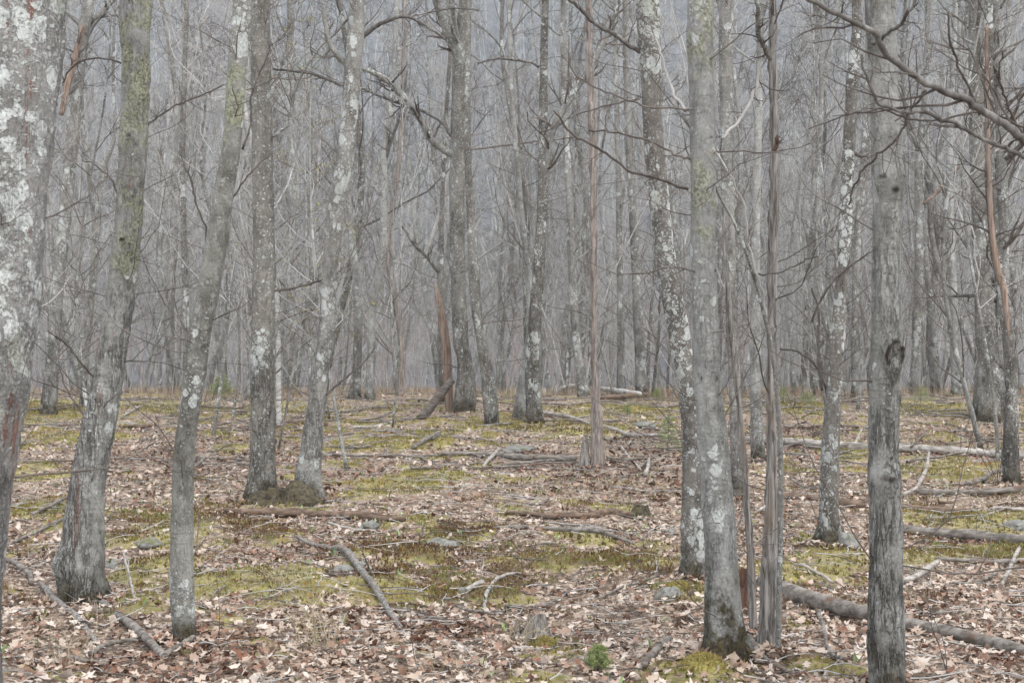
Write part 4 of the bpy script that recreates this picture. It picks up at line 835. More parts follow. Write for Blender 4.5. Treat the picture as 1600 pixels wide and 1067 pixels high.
LG = [
 ('fallen_log', 'long weathered pale log lying across the ground right of the flaking trunk', 'log', [(1165, 690, 9), (1220, 698, 11), (1290, 702, 12), (1360, 706, 12), (1440, 712, 13), (1540, 716, 14), (1640, 722, 13)], 'log_pale', .4, 3),
 ('fallen_log', 'sunken rotten brown log passing behind the oval knotted front trunk', 'log', [(1215, 788, 12), (1280, 792, 12), (1355, 796, 13), (1440, 797, 12), (1520, 802, 10)], 'log_brown', .25, 1),
 ('fallen_log', 'grey barkless log on green moss at the right edge', 'log', [(1412, 832, 16), (1500, 838, 17), (1600, 846, 15), (1660, 850, 15)], 'log_grey', .4, 1),
 ('fallen_log', 'big dark grey log slanting across the right foreground behind the front knotted trunk', 'log', [(1190, 925, 26), (1240, 940, 26), (1300, 957, 26), (1400, 982, 22), (1480, 998, 22), (1560, 1014, 22), (1660, 1035, 22)], 'log_grey', .42, 1),
 ('fallen_log', 'thin dark log by the foot of the orange stripped trunk', 'log', [(1432, 768, 10), (1500, 772, 10), (1560, 774, 11), (1640, 773, 12)], 'log_grey', .35, 1),
 ('fallen_log', 'rotting red brown log in front of the mossy root mound', 'log', [(350, 812, 10), (410, 814, 13), (470, 812, 14), (540, 818, 13), (600, 820, 12), (632, 822, 8)], 'log_brown', .3, 1),
 ('fallen_log', 'half buried rotten log at mid ground left of the front green lichened trunk', 'log', [(792, 806, 7), (850, 810, 9), (920, 808, 10), (955, 803, 12), (990, 806, 8)], 'log_brown', .3, 0),
 ('fallen_branch', 'long smooth grey stick left of centre above the reddish haircap moss strip', 'branch', [(770, 836, 6), (830, 834, 7), (890, 836, 7), (940, 842, 7), (985, 850, 5)], 'log_grey', .6, 2),
 ('fallen_log', 'thin grey log leading to the torn stump of the barkless snag', 'log', [(690, 714, 7), (760, 716, 9), (830, 722, 10), (900, 723, 9)], 'log_grey', .4, 1),
 ('fallen_log', 'pale broken log end on the crest behind the leaning back trunk', 'log', [(872, 603, 6, .0), (885, 608, 8, .14), (900, 612, 6, .12)], 'log_pale', .5, 0),
 ('fallen_log', 'pale birch log on the crest right of the barkless snag', 'log', [(935, 618, 7, .12), (965, 622, 8, .1), (1000, 625, 7, .08)], 'birch', .5, 0),
 ('fallen_log', 'brown log below the pale birch log on the crest', 'log', [(935, 631, 6, .03), (965, 629, 8, .05), (1012, 622, 8, .05)], 'log_brown', .5, 0),
 ('fallen_branch', 'bare silver grey branch slanting down right through the centre left foreground', 'branch', [(462, 847, 5), (490, 860, 7), (515, 868, 9), (540, 880, 11), (562, 902, 12), (585, 928, 11), (605, 948, 10), (626, 974, 7)], 'deadgrey', .6, 2),
 ('fallen_log', 'short two toned log with a peeled end in front of the burl footed maple', 'log', [(160, 946, 12), (208, 990, 13), (257, 1036, 13)], 'log_grey', .5, 0),
 ('fallen_branch', 'grey splintered branch curving down beside the burl footed maple', 'branch', [(63, 912, 8), (80, 922, 10), (95, 945, 11), (115, 970, 11), (135, 990, 9), (152, 1002, 7)], 'deadgrey', .6, 1),
 ('fallen_branch', 'short dark stub leaning between peeled log and slim lichen spotted trunk', 'branch', [(256, 1034, 9), (275, 1022, 9), (303, 1003, 8, .05)], 'log_grey', .6, 0),
 ('fallen_branch', 'curved grey stick at the foot of the splintered branch, lower left', 'branch', [(108, 1028, 8), (135, 1034, 8), (158, 1036, 7), (170, 1045, 6)], 'log_grey', .6, 0),
 ('fallen_branch', 'bent stick pointing to the peeled short log, lower left', 'branch', [(140, 1022, 8), (165, 1010, 8), (190, 1004, 7), (214, 1002, 5)], 'log_grey', .6, 0),
 ('fallen_branch', 'white stripped root curling like a hook at centre foreground', 'root', [(815, 892, 4), (795, 893, 5), (775, 905, 6), (762, 920, 6), (757, 935, 6), (770, 945, 5), (785, 948, 5), (800, 965, 4)], 'log_pale', .8, 0),
 ('fallen_branch', 'brown forked stick right of the hooked white root', 'branch', [(790, 937, 5), (830, 933, 6), (860, 928, 6), (892, 916, 6)], 'log_grey', .7, 1),
 ('fallen_branch', 'thin straight stick between the hooked root and the dark leaning maple', 'branch', [(935, 926, 4), (980, 915, 4), (1032, 902, 4)], 'log_grey', .7, 0),
 ('fallen_branch', 'thick mossy grey stick end in front of the front green lichened trunk', 'branch', [(1008, 1062, 12), (1022, 1040, 12), (1046, 1000, 10)], 'log_grey', .6, 1),
 ('fallen_branch', 'dark stick with side twig left of the front green lichened trunk', 'branch', [(950, 1008, 5), (985, 1014, 6), (1015, 1020, 6), (1036, 1012, 5)], 'log_grey', .7, 1),
 ('fallen_branch', 'pale broken stick right of the oval knotted front trunk', 'branch', [(1412, 917, 9), (1440, 908, 9), (1466, 894, 8)], 'log_pale', .6, 1),
 ('fallen_branch', 'long grey stick near the right edge below the barkless log', 'branch', [(1462, 880, 5), (1510, 884, 8), (1560, 882, 8), (1640, 878, 7)], 'log_grey', .6, 1),
 ('fallen_branch', 'short pale stick tilted up at the right edge', 'branch', [(1566, 918, 6), (1580, 898, 6, .04), (1594, 878, 6, .08)], 'log_pale', .6, 0),
 ('fallen_branch', 'slanting thin stick right of the pale broken stick', 'branch', [(1490, 922, 5), (1520, 910, 6), (1555, 898, 5)], 'log_grey', .6, 1),
 ('fallen_branch', 'white hook shaped stick standing on the moss right of the front knotted trunk', 'branch', [(1412, 771, 5), (1432, 766, 6), (1444, 755, 6, .04), (1450, 742, 5, .10), (1453, 735, 4, .16)], 'log_pale', .6, 0),
 ('fallen_branch', 'grey stick curving over moss by the orange stripped trunk', 'branch', [(1512, 762, 6), (1530, 756, 7), (1550, 748, 7), (1565, 745, 6)], 'log_grey', .8, 0),
 ('fallen_branch', 'stick on moss at the left edge, left of the burl footed maple', 'branch', [(50, 822, 5), (75, 810, 6), (105, 793, 6)], 'log_grey', .7, 1),
 ('fallen_branch', 'second stick at the left edge, below the one on the moss', 'branch', [(15, 852, 5), (50, 838, 6), (100, 826, 5)], 'log_grey', .7, 1),
 ('fallen_branch', 'dark root piece at the left edge foreground', 'branch', [(0, 880, 8), (20, 888, 9), (42, 905, 8), (45, 912, 6)], 'log_grey', .7, 0),
 ('fallen_branch', 'grey stick left of the leaning pole, pointing to the central clump', 'branch', [(645, 705, 6), (665, 697, 7), (686, 686, 6)], 'log_grey', .7, 0),
 ('fallen_branch', 'short pale stick on leaves below the central clump', 'branch', [(755, 733, 5), (766, 723, 6), (779, 710, 6, .03)], 'log_pale', .7, 0),
 ('fallen_branch', 'long dead branch on the moss between joined pair and barkless snag', 'branch', [(848, 652, 6), (870, 655, 7), (895, 660, 6), (921, 667, 5)], 'log_pale', .7, 1),
 ('fallen_branch', 'long pale branch running right from the barkless snag', 'branch', [(945, 676, 5), (968, 680, 6), (985, 686, 7), (1030, 690, 6), (1060, 691, 5)], 'log_pale', .6, 1),
 ('fallen_branch', 'grey dead branch behind the leaning right twin, lying level', 'branch', [(508, 648, 5), (540, 647, 5), (575, 642, 5), (602, 639, 4)], 'log_grey', .7, 1),
 ('fallen_branch', 'dark stick low beside the straight flecked maple', 'branch', [(440, 662, 6), (475, 664, 6), (515, 669, 5)], 'log_brown', .5, 0),
 ('fallen_branch', 'pale stick in the branch litter left of the leaning pole', 'branch', [(552, 674, 4), (585, 668, 5), (618, 664, 4)], 'log_pale', .6, 1),
 ('fallen_branch', 'slanting grey stick left of the leaning pole', 'branch', [(560, 664, 4), (590, 656, 4), (615, 648, 4)], 'log_grey', .8, 1),
 ('fallen_branch', 'brown stick left of the slim lichen spotted trunk at mid ground', 'branch', [(193, 671, 5), (215, 673, 6), (243, 671, 4)], 'log_brown', .6, 0),
 ('fallen_branch', 'pale tilted stick right of the burl footed maple', 'branch', [(190, 655, 4), (205, 650, 4), (217, 645, 4)], 'log_pale', .8, 0),
 ('fallen_branch', 'thin white stick leaning by the foot of the burl footed maple', 'branch', [(193, 895, 4, .12), (203, 925, 4, .08), (210, 960, 4)], 'log_pale', .8, 0),
 ('fallen_branch', 'thin stick lying across the lower end of the silver grey branch', 'branch', [(500, 955, 3), (560, 945, 3.5), (620, 937, 4), (670, 935, 3)], 'log_brown', .8, 0),
 ('fallen_branch', 'dark stick in leaves below the thin crossing stick', 'branch', [(551, 960, 6), (575, 975, 7), (610, 978, 6)], 'log_brown', .6, 0),
 ('fallen_branch', 'thin grey stick left of the hooked white root', 'branch', [(712, 932, 4), (740, 944, 5), (770, 957, 5)], 'log_grey', .7, 0),
 ('fallen_branch', 'short cut pale billet left of the hooked white root', 'branch', [(729, 918, 8), (741, 912, 9), (751, 908, 9)], 'log_pale', .6, 0),
 ('fallen_branch', 'white stick in front of the red brown rotting log', 'branch', [(512, 826, 4), (540, 831, 5), (575, 832, 4), (620, 836, 3)], 'log_pale', .7, 1),
 ('fallen_branch', 'dark forked stick standing out of leaves right of the flaking trunk', 'branch', [(1276, 986, 7, .10), (1290, 1010, 7, .05), (1300, 1040, 7), (1328, 1062, 7)], 'log_grey', .6, 1),
 ('fallen_branch', 'mossy grey stick at the foot of the flaking half dead trunk', 'branch', [(1172, 1024, 9, .03), (1188, 1040, 10), (1215, 1056, 9), (1240, 1064, 7)], 'log_grey', .6, 0),
 ('fallen_branch', 'thick pale stick between white blotched trunk and front knotted trunk', 'branch', [(1240, 890, 4), (1265, 896, 5), (1300, 905, 5)], 'log_pale', .7, 1),
 ('fallen_branch', 'grey limb lying right of the white blotched trunk foot behind', 'branch', [(1235, 762, 4), (1262, 775, 5), (1285, 782, 5)], 'log_grey', .7, 1),
 ('fallen_branch', 'short white stick left of the white blotched trunk foot', 'branch', [(1178, 808, 4), (1195, 800, 5), (1215, 790, 5)], 'log_pale', .7, 0),
 ('fallen_branch', 'grey level stick at the right edge beside the barkless log', 'branch', [(1548, 801, 6), (1580, 802, 7), (1640, 804, 6)], 'log_pale', .6, 0),
 ('fallen_branch', 'narrow pale stick on red leaves left of the barkless snag stump', 'branch', [(970, 700, 4), (985, 712, 4), (1000, 735, 3)], 'log_pale', .7, 0),
 ('fallen_branch', 'white bone like stick on leaves right of the barkless snag', 'branch', [(1008, 742, 7), (1010, 732, 6), (1012, 722, 5)], 'log_pale', .6, 0),
]
for nm, lb, ct, rows, mt, lf, st in LG: log(nm, lb, ct, rows, mt, lf, 12 if rows[1][2] > 11 else 8, stubs=st)
# the pole leaning on the central clump
def leaning_pole():
    a = np.array([*G(657, 657), 0.]); a[2] = gz(a[0], a[1])-.02; Y = a[1]; b = P(706, 594, Y+.35)
    s = np.linspace(a, b, 10); r = np.linspace(.075, .06, 10)*1.05; V, Q = tubes((s-a)[None], r[None], 12)
    V = V*(1+(fbm(V*9, 2, 2)-.5)*.04)[:, None]
    tag(link('leaning_pole', Mesh().add(V, Q, caps(10, 12), h=4., scar=0.).mesh('leaning_pole', M['log_dark']), None, a), 'dark grey dead pole propped slantwise against the central clump', 'log')
leaning_pole()

def stump(label, px, py, w, hpx, mat, seed, moss_=False, cat='stump'):
    g = G(px, py); r = w/2*g[1]/F; H = hpx*g[1]/F; rng = np.random.default_rng(seed); sd = 28; n = 12
    th = np.arange(sd)/sd*2*np.pi; ph = rng.uniform(0, 6, 3)
    z = np.linspace(-.1, H, n); topz = 1-.55*np.clip(np.sin(th+ph[0])*.6+np.sin(3*th+ph[1])*.3+(rng.uniform(size=sd)-.5)*.7, -.2, 1)
    V = []
    for i, zz in enumerate(z):
        f = i/(n-1); R = r*(1-.4*f+.5*math.exp(-max(zz, 0)/(.25*H))*(.5+.5*np.cos(4*th+ph[2])))*(1+(rng.uniform(size=sd)-.5)*.1)
        V.append(np.stack([R*np.cos(th), R*np.sin(th), zz*np.where(zz > 0, topz, 1)], 1))
    for f in (.55, .2):                       # hollow inside
        V.append(np.stack([r*.6*f*np.cos(th), r*.6*f*np.sin(th), H*topz*f*.6], 1))
    V = np.concatenate(V); nn = n+2; i = np.arange(nn-1)[:, None]*sd; k = np.arange(sd)[None]; k2 = (k+1) % sd
    Q = np.stack(np.broadcast_arrays(i+k, i+k2, i+sd+k2, i+sd+k), -1).reshape(-1, 4)
    o = link('stump', Mesh().add(V, Q, h=4., scar=0.).mesh('stump', M[mat], False), None, (g[0], g[1], float(gz(g[0], g[1]))))
    return tag(o, label, cat)
stump('rotten grey stump with jagged hollow top in the centre foreground', 840, 992, 50, 34, 'deadgrey', 3)
stump('small pale stump beside the jagged hollow stump', 808, 990, 16, 28, 'deadgrey', 4)
stump('torn grey splinter stump leaning against the barkless snag foot', 913, 728, 18, 46, 'deadgrey', 5)
stump('tall rotten red stump between front green lichened trunk and shredded stem', 1160, 955, 34, 60, 'rotred', 6)
stump('low mossy brown stump on leaves at mid ground left of the dark leaning maple', 1000, 802, 44, 18, 'rootmoss', 7)
def mound(name, label, cat, px, py, rx, ry, hh, mat, seed, amp=.35, sink=.25, res=26, flat=False):
    """an irregular lump: stone, moss cushion or root mound; rx, hh in photo px, ry in metres"""
    g = G(px, py); Y = g[1]; a = rx*Y/F; H = hh*Y/F; rng = np.random.default_rng(seed)
    u = np.linspace(0, 2*np.pi, res, endpoint=False); w = np.linspace(-.35, 1, 11)*np.pi/2
    U, Wv = np.meshgrid(u, w); D = np.stack([np.cos(U)*np.cos(Wv), np.sin(U)*np.cos(Wv), np.sin(Wv)], -1)
    k = 1+(fbm(D*1.7+rng.uniform(0, 50), seed, 3)-.5)*amp*2+(fbm(D*6+rng.uniform(0, 50), seed+3, 2)-.5)*amp*.9
    V = D*k[..., None]*np.array([a, ry, H]); V[..., 2] -= H*sink*.4
    n = len(w); i = np.arange(n-1)[:, None]*res; kk = np.arange(res)[None]; k2 = (kk+1) % res
    Q = np.stack(np.broadcast_arrays(i+kk, i+k2, i+res+k2, i+res+kk), -1).reshape(-1, 4)
    o = link(name, Mesh().add(V.reshape(-1, 3), Q, h=4., scar=0.).mesh(name, M[mat], not flat), None, (g[0], g[1], float(gz(g[0], g[1]))))
    tag(o, label, cat); return o, V.reshape(-1, 3), a, H
mound('stone', 'flat grey stone with dark edge under the silver grey branch', 'stone', 535, 898, 22, .12, 13, 'rock', 1)
mound('stone', 'pale flat stone beside the silver grey branch, right of the dark one', 'stone', 560, 888, 14, .08, 9, 'rock', 2)
mound('stone', 'flat lichened grey stone behind the reddish haircap moss', 'stone', 688, 860, 30, .22, 13, 'rock', 3)
mound('stone', 'small round grey stone left of the hooked white root', 'stone', 725, 916, 11, .06, 14, 'rock', 4)
mound('stone', 'grey stone at the foot of the dark leaning maple', 'stone', 1046, 932, 24, .12, 22, 'rock', 5)
mound('stone', 'flat grey slab in moss between burl footed maple and slim trunk', 'stone', 234, 858, 22, .12, 9, 'rock', 6)
mound('stone', 'pale flat stone beside the foot of the burl footed maple', 'stone', 184, 880, 18, .1, 9, 'rock', 7)
mound('stone', 'white lichened stone at the foot of the white blotched trunk', 'stone', 1322, 858, 20, .12, 28, 'rock', 8)
mound('stone', 'low grey stone behind the rotting red brown log', 'stone', 577, 828, 15, .1, 9, 'rock', 9)
mound('stone', 'grey boulder half hidden by moss at the right edge', 'stone', 1590, 824, 22, .2, 12, 'rock', 10)
mound('stone', 'sunken grey stone in haircap moss left of the front green lichened trunk', 'stone', 1048, 828, 12, .1, 10, 'rock', 11)
mound('stone', 'flat grey stone near the crest right of the barkless snag', 'stone', 1006, 672, 18, .4, 6, 'rock', 12)
mound('stone', 'flat mossy stone at mid ground under the central clump', 'stone', 808, 704, 26, .5, 6, 'rock', 13)
mound('stone', 'small flat stone in the moss below the mossy root mound', 'stone', 480, 808, 12, .1, 8, 'rock', 14)

# ------------------------------------------------------------------ leaves, moss, twigs on the ground
def oak_leaf(seed, lod=0):
    """lobed outline with midrib, curled; length about 1"""
    r = np.random.default_rng(seed); n = {0: 5, 1: 2, 2: 1}[lod]
    half = []
    for i in range(n):
        t = (i+.5)/n
        if lod == 0:
            w = (.34 if i % 2 else .15)*math.sin(math.pi*min(1, t*1.05))**.6+.03
        else: w = .26*math.sin(math.pi*t)+.03
        half.append((t, w*r.uniform(.8, 1.2)))
    L = [(t, -w) for t, w in half]; R = [(t, w) for t, w in half]
    mid = [(0, 0)]+[(t, 0) for t, _ in half]+[(1.05, 0)]
    V = [(x, y, 0) for x, y in mid+L+R]; V = np.array(V, float)
    c1, c2, c3 = r.uniform(-.9, 1.6), r.uniform(-.5, .9), r.uniform(-.3, .3)
    V[:, 2] = c1*V[:, 1]**2+c2*(V[:, 0]-.5)**2+c3*V[:, 1]*(V[:, 0]-.5)+r.normal(size=len(V))*.035
    T = []; nm = n+2; l0 = nm; r0 = nm+n
    for i in range(n):
        for o, f in ((l0, 0), (r0, 1)):
            a = [i, i+1, o+i]
            T.append(a if f else a[::-1])
            if i < n-1:
                b = [i+1, o+i+1, o+i]; T.append(b if f else b[::-1])
            else:
                b = [i+1, i+2, o+i]; T.append(b if f else b[::-1])
    V[:, 0] -= .5
    return V, np.array(T)
def maple_leaf(seed):
    r = np.random.default_rng(seed); k = 15
    ang = np.linspace(-2.4, 2.4, k); rad = np.array([.28, .45, .25, .5, .27, .33, .62, .33, .33+.3, .3, .28, .5, .25, .45, .28])[:k]
    rad = np.interp(np.arange(k), np.arange(k), [.25, .42, .24, .52, .3, .4, .28, .66, .28, .4, .3, .52, .24, .42, .25])*r.uniform(.9, 1.1, k)
    V = np.vstack([[0, 0, 0], np.stack([np.cos(ang)*rad, np.sin(ang)*rad, 0*ang], 1)])
    V[:, 2] = r.uniform(-.6, 1.2)*V[:, 1]**2+r.uniform(-.5, .8)*V[:, 0]**2+r.normal(size=len(V))*.03
    T = np.array([[0, i, i+1] for i in range(1, k)]); return V, T
LEAFS = [oak_leaf(i) for i in range(9)]+[maple_leaf(i) for i in range(5)]
LEAF2 = [oak_leaf(50+i, 1) for i in range(6)]
FRAG = [oak_leaf(80+i, 2) for i in range(8)]
def rots(n, rng, tilt):
    """random yaw with random tilt"""
    a = rng.uniform(0, 2*np.pi, n); t = np.abs(rng.normal(0, tilt, n)); b = rng.uniform(0, 2*np.pi, n)
    ca, sa, ct, st, cb, sb = np.cos(a), np.sin(a), np.cos(t), np.sin(t), np.cos(b), np.sin(b)
    Z = np.zeros(n); O = np.ones(n)
    Rz = np.stack([ca, -sa, Z, sa, ca, Z, Z, Z, O], 1).reshape(n, 3, 3); Rx = np.stack([O, Z, Z, Z, ct, -st, Z, st, ct], 1).reshape(n, 3, 3)
    Rb = np.stack([cb, -sb, Z, sb, cb, Z, Z, Z, O], 1).reshape(n, 3, 3)
    return Rb@Rx@Rz
def scatter_mesh(m, shapes, pos, R, size, rnd, rng, attr='rnd'):
    w = rng.integers(0, len(shapes), len(pos))
    for k, (V, T) in enumerate(shapes):
        s = np.where(w == k)[0]
        if not len(s): continue
        VV = np.einsum('nij,vj->nvi', R[s], V)*size[s][:, None, None]+pos[s][:, None, :]
        TT = T[None]+np.arange(len(s))[:, None, None]*len(V)
        m.add(VV.reshape(-1, 3), None, TT.reshape(-1, 3), **{attr: np.repeat(rnd[s], len(V))})
def sample(n, yr, rng, wide=.40, p=None):
    y = np.sqrt(rng.uniform(yr[0]**2, yr[1]**2, n)); x = rng.uniform(-wide, wide, n)*1.04*(y+2.2)
    if p is not None:
        k = rng.uniform(size=n) < p(x, y); x, y = x[k], y[k]
    return x, y
rl = np.random.default_rng(21)
def leafp(x, y): return np.clip(1.02-1.4*moss(x, y)*np.clip((y-4)/5, .5, 1), .04, 1)*np.clip(.25+1.6*vnoise(p2(x, y, 1.3), 62), .2, 1)
def redness(x, y):   # the deeper lying belt has darker, redder leaves
    return .5*np.clip(field(x, y, _RE)*1.3, 0, 1)+0*np.clip((np.exp(-((y-17)/4.0)**2)*.34+np.clip((y-20)/8, 0, 1)*.15)*np.clip((vnoise(p2(x, y, .5), 19)-.35)*3, 0, 1), 0, .5)
lm = Mesh()
for (yr, cnt, sh, sz, tl) in (((4.6, 9.5), 17500, LEAFS, (.03, .08), .75), ((4.6, 13), 24000, FRAG, (.015, .05), .8), ((9.5, 14), 13000, LEAFS, (.035, .085), .65), ((14, 22), 21500, LEAF2, (.04, .10), .65), ((22, 36), 10000, LEAF2, (.06, .12), .6)):
    x, y = sample(cnt, yr, rl, p=leafp); n = len(x); z = gz(x, y)+rl.uniform(.004, .035, n)
    rnd = np.clip(rl.beta(2.0, 1.75, n)-redness(x, y)-.35*(rl.uniform(size=n) < .12)-.35*(vnoise(p2(x, y, 1.1), 88) > .68), 0, 1)
    scatter_mesh(lm, sh, np.stack([x, y, z], 1), rots(n, rl, tl), rl.uniform(*sz, n)*rl.uniform(.75, 1.1, n), rnd, rl)
for key, (rt_, bs_, Y_, lc_, sp_) in TREES.items():      # leaves banked against the trunks
    if Y_ > 22: continue
    r0_ = float(np.interp(.05, lc_[:, 2], sp_[:, 3])); n = int(26+r0_*500); a_ = rl.uniform(0, 6.28, n); q_ = r0_*rl.uniform(1.15, 2.3, n)+.02
    x = bs_[0]+np.cos(a_)*q_; y = bs_[1]+np.sin(a_)*q_
    scatter_mesh(lm, LEAFS if Y_ < 10 else LEAF2, np.stack([x, y, gz(x, y)+np.clip(.06-.3*(q_-r0_), .008, .05)], 1), rots(n, rl, .8), rl.uniform(.04, .09, n), np.clip(rl.beta(2, 2.6, n), 0, 1), rl)
tag(link('leaf_litter', lm.mesh('leaf_litter', M['leaf'])), 'dead oak and maple leaves covering the ground', 'leaf litter', kind='stuff')
# the nearest leaves one by one, children of the ground
LM = []
for i in range(30):
    V, T = LEAFS[i % len(LEAFS)]; m_ = Mesh(); m_.add(V, None, T, rnd=float(np.clip(rl.beta(2.4, 1.4)-(.4 if i % 8 == 0 else 0), 0, 1))); LM.append(m_.mesh('dead_leaf', M['leaf']))
c = 0
while c < 290:
    y = math.sqrt(rl.uniform(6.5**2, 9.2**2)); x = rl.uniform(-.37, .37)*y
    if rl.uniform() > float(leafp(np.array(x), np.array(y))): continue
    o = link('leaf', LM[int(rl.integers(0, 30))], ground, (x, y, float(gz(x, y))+rl.uniform(.03, .05)))
    s = rl.uniform(.06, .10); o.scale = (s, s, s); o.rotation_euler = (rl.normal()*.35, rl.normal()*.35, rl.uniform(0, 6.28)); c += 1

# moss cushions of tiny tufts
def tuft(k, seed, spread=.5, h=1., w=.22):
    r = np.random.default_rng(seed); V = []; T = []
    for i in range(k):
        a = r.uniform(0, 6.28); c = np.array([math.cos(a), math.sin(a), 0])*r.uniform(0, spread); d = np.array([-math.sin(a), math.cos(a), 0])*w
        tip = c*1.6+np.array([r.normal()*.15, r.normal()*.15, h*r.uniform(.6, 1.1)]); V += [c-d, c+d, tip]; T.append([3*i, 3*i+1, 3*i+2])
    return np.array(V), np.array(T)
TU = [tuft(4, i) for i in range(6)]
x, y = sample(150000, (5, 26), rl, .40, lambda x, y: np.clip((moss(x, y)-.35)*2.2, 0, 1)*(1-.6*hair(x, y))*np.clip(1.5-(y-8)/30, .3, 1)); n = len(x)
mm_ = Mesh(); rnd = np.clip(fbm(p2(x, y, 1.2), 11, 2)*1.5-.3+rl.normal(0, .16, n), 0, 1)
scatter_mesh(mm_, TU, np.stack([x, y, gz(x, y)-.004], 1), rots(n, rl, .15), rl.uniform(.016, .038, n)*(1+(y-8)/40), rnd, rl)
tag(link('moss', mm_.mesh('moss', M['mosstuft'])), 'low yellow green moss cushions on the ground', 'moss', kind='stuff')
HT = []
for i in range(5):
    V1, T1 = tuft(5, 70+i, .12, .55, .09); V1 = V1+np.array([0, 0, .5]); st = np.array([[-.04, 0, 0], [.04, 0, 0], [0, 0, 1.]]); HT.append((np.vstack([V1, st]), np.vstack([T1, [[15, 16, 17]]])))
x, y = sample(170000, (7.5, 16), rl, .40, lambda x, y: np.clip((hair(x, y)-.15)*2.4, 0, 1)); n = len(x); hm_ = Mesh()
scatter_mesh(hm_, HT, np.stack([x, y, gz(x, y)-.005], 1), rots(n, rl, .2), rl.uniform(.03, .055, n), np.clip(fbm(p2(x, y, 2.), 13, 2)*1.3-.15+rl.normal(0, .2, n), 0, 1), rl)
tag(link('haircap_moss', hm_.mesh('haircap_moss', M['hairmoss'])), 'reddish haircap moss in upright stalks', 'moss', kind='stuff')

# fallen twigs too many to count
def twig_litter():
    rng = np.random.default_rng(31)
    for nm, lb, mat, cnt, yr, pr in (('twig_litter', 'thin fallen twigs strewn over leaves and moss', 'twig_pale', 2300, (5, 34), None), ('dark_twig_litter', 'dark thin fallen twigs strewn over leaves', 'twig', 2300, (5, 34), None),
                                 ('branch_litter', 'tangle of dead grey branches before the crest', 'log_grey', 380, (17, 32), None)):
        y = yr[0]+(yr[1]-yr[0])*rng.uniform(0, 1, cnt)**(1.4 if nm != 'branch_litter' else 1); x = rng.uniform(-.41, .41, cnt)*(y+2.2)
        L = rng.uniform(.15, .6, cnt)*(1 if nm != 'branch_litter' else 2.4)*np.clip(y/12, .6, 1.4); a = rng.uniform(0, 2*np.pi, cnt)
        n = 5; d = np.stack([np.cos(a), np.sin(a)*.8], 1); Pp = np.zeros((cnt, n, 3)); pos = np.stack([x, y], 1)
        lift = rng.uniform(.01, .03, cnt); r = rng.uniform(.0025, .006, cnt) if nm != 'branch_litter' else rng.uniform(.007, .022, cnt)
        for j in range(n):
            Pp[:, j, :2] = pos; Pp[:, j, 2] = gz(pos[:, 0], pos[:, 1])+lift+r*.6+rng.uniform(0, .015, cnt)
            d = d+rng.normal(size=d.shape)*.22; d /= np.linalg.norm(d, axis=1, keepdims=True); pos = pos+d*(L/(n-1))[:, None]
        m = Mesh(); R = r[:, None]*np.linspace(1, .5, n)[None]; V, Q = tubes(Pp, R, 3 if nm != 'branch_litter' else 5); m.add(V, Q, h=4., scar=0.)
        q, s = grow(Pp, R, 1, (.2, .4), (25, 60), 3, .2, .0, (.2, .9), (.5, .7), rng=rng, minr=.0015); q[..., 2] = np.maximum(q[..., 2], gz(q[..., 0], q[..., 1])+.008); V, Q = tubes(q, s, 3); m.add(V, Q, h=4., scar=0.)
        tag(link(nm, m.mesh(nm, M[mat])), lb, 'twigs', kind='stuff')
twig_litter()

# ------------------------------------------------------------------ root mound, moss cushions, seedlings, sprouts, grass
o, V, a, H = mound('root_mound', 'dark mossy root mound joining the feet of the twin maples', 'root mound', 442, 790, 58, .40, 40, 'rootmoss', 21, amp=.75, res=60)
for lb, px, py, rx, ry, hh, sd in (('bright mossy cushion at the foot of the green lichened front trunk', 1098, 1064, 38, .12, 22, 31), ('small mossy hummock left of the dark leaning maple foot', 1062, 925, 24, .10, 14, 32),
                                   ('mossy hummock beside the jagged hollow stump', 850, 1000, 22, .07, 14, 33)):
    o, V, a, H = mound('moss_cushion', lb, 'moss cushion', px, py, rx, ry, hh, 'mosstuft', sd, amp=.2)
    me = o.data; at = me.attributes.new('rnd', 'FLOAT', 'POINT'); at.data.foreach_set('value', np.full(len(me.vertices), .5, np.float32))
    up = V[V[:, 2] > 0]; rg = np.random.default_rng(sd); idx = rg.integers(0, len(up), 1300); pp = up[idx]+rg.normal(size=(1300, 3))*.006; mt_ = Mesh()
    scatter_mesh(mt_, TU, pp, rots(1300, rg, .5), rg.uniform(.008, .016, 1300), np.clip(rg.normal(.62, .2, 1300), 0, 1), rg)
    f = link('moss_tufts', mt_.mesh('moss_tufts', M['mosstuft']), o); f['kind'] = 'stuff'

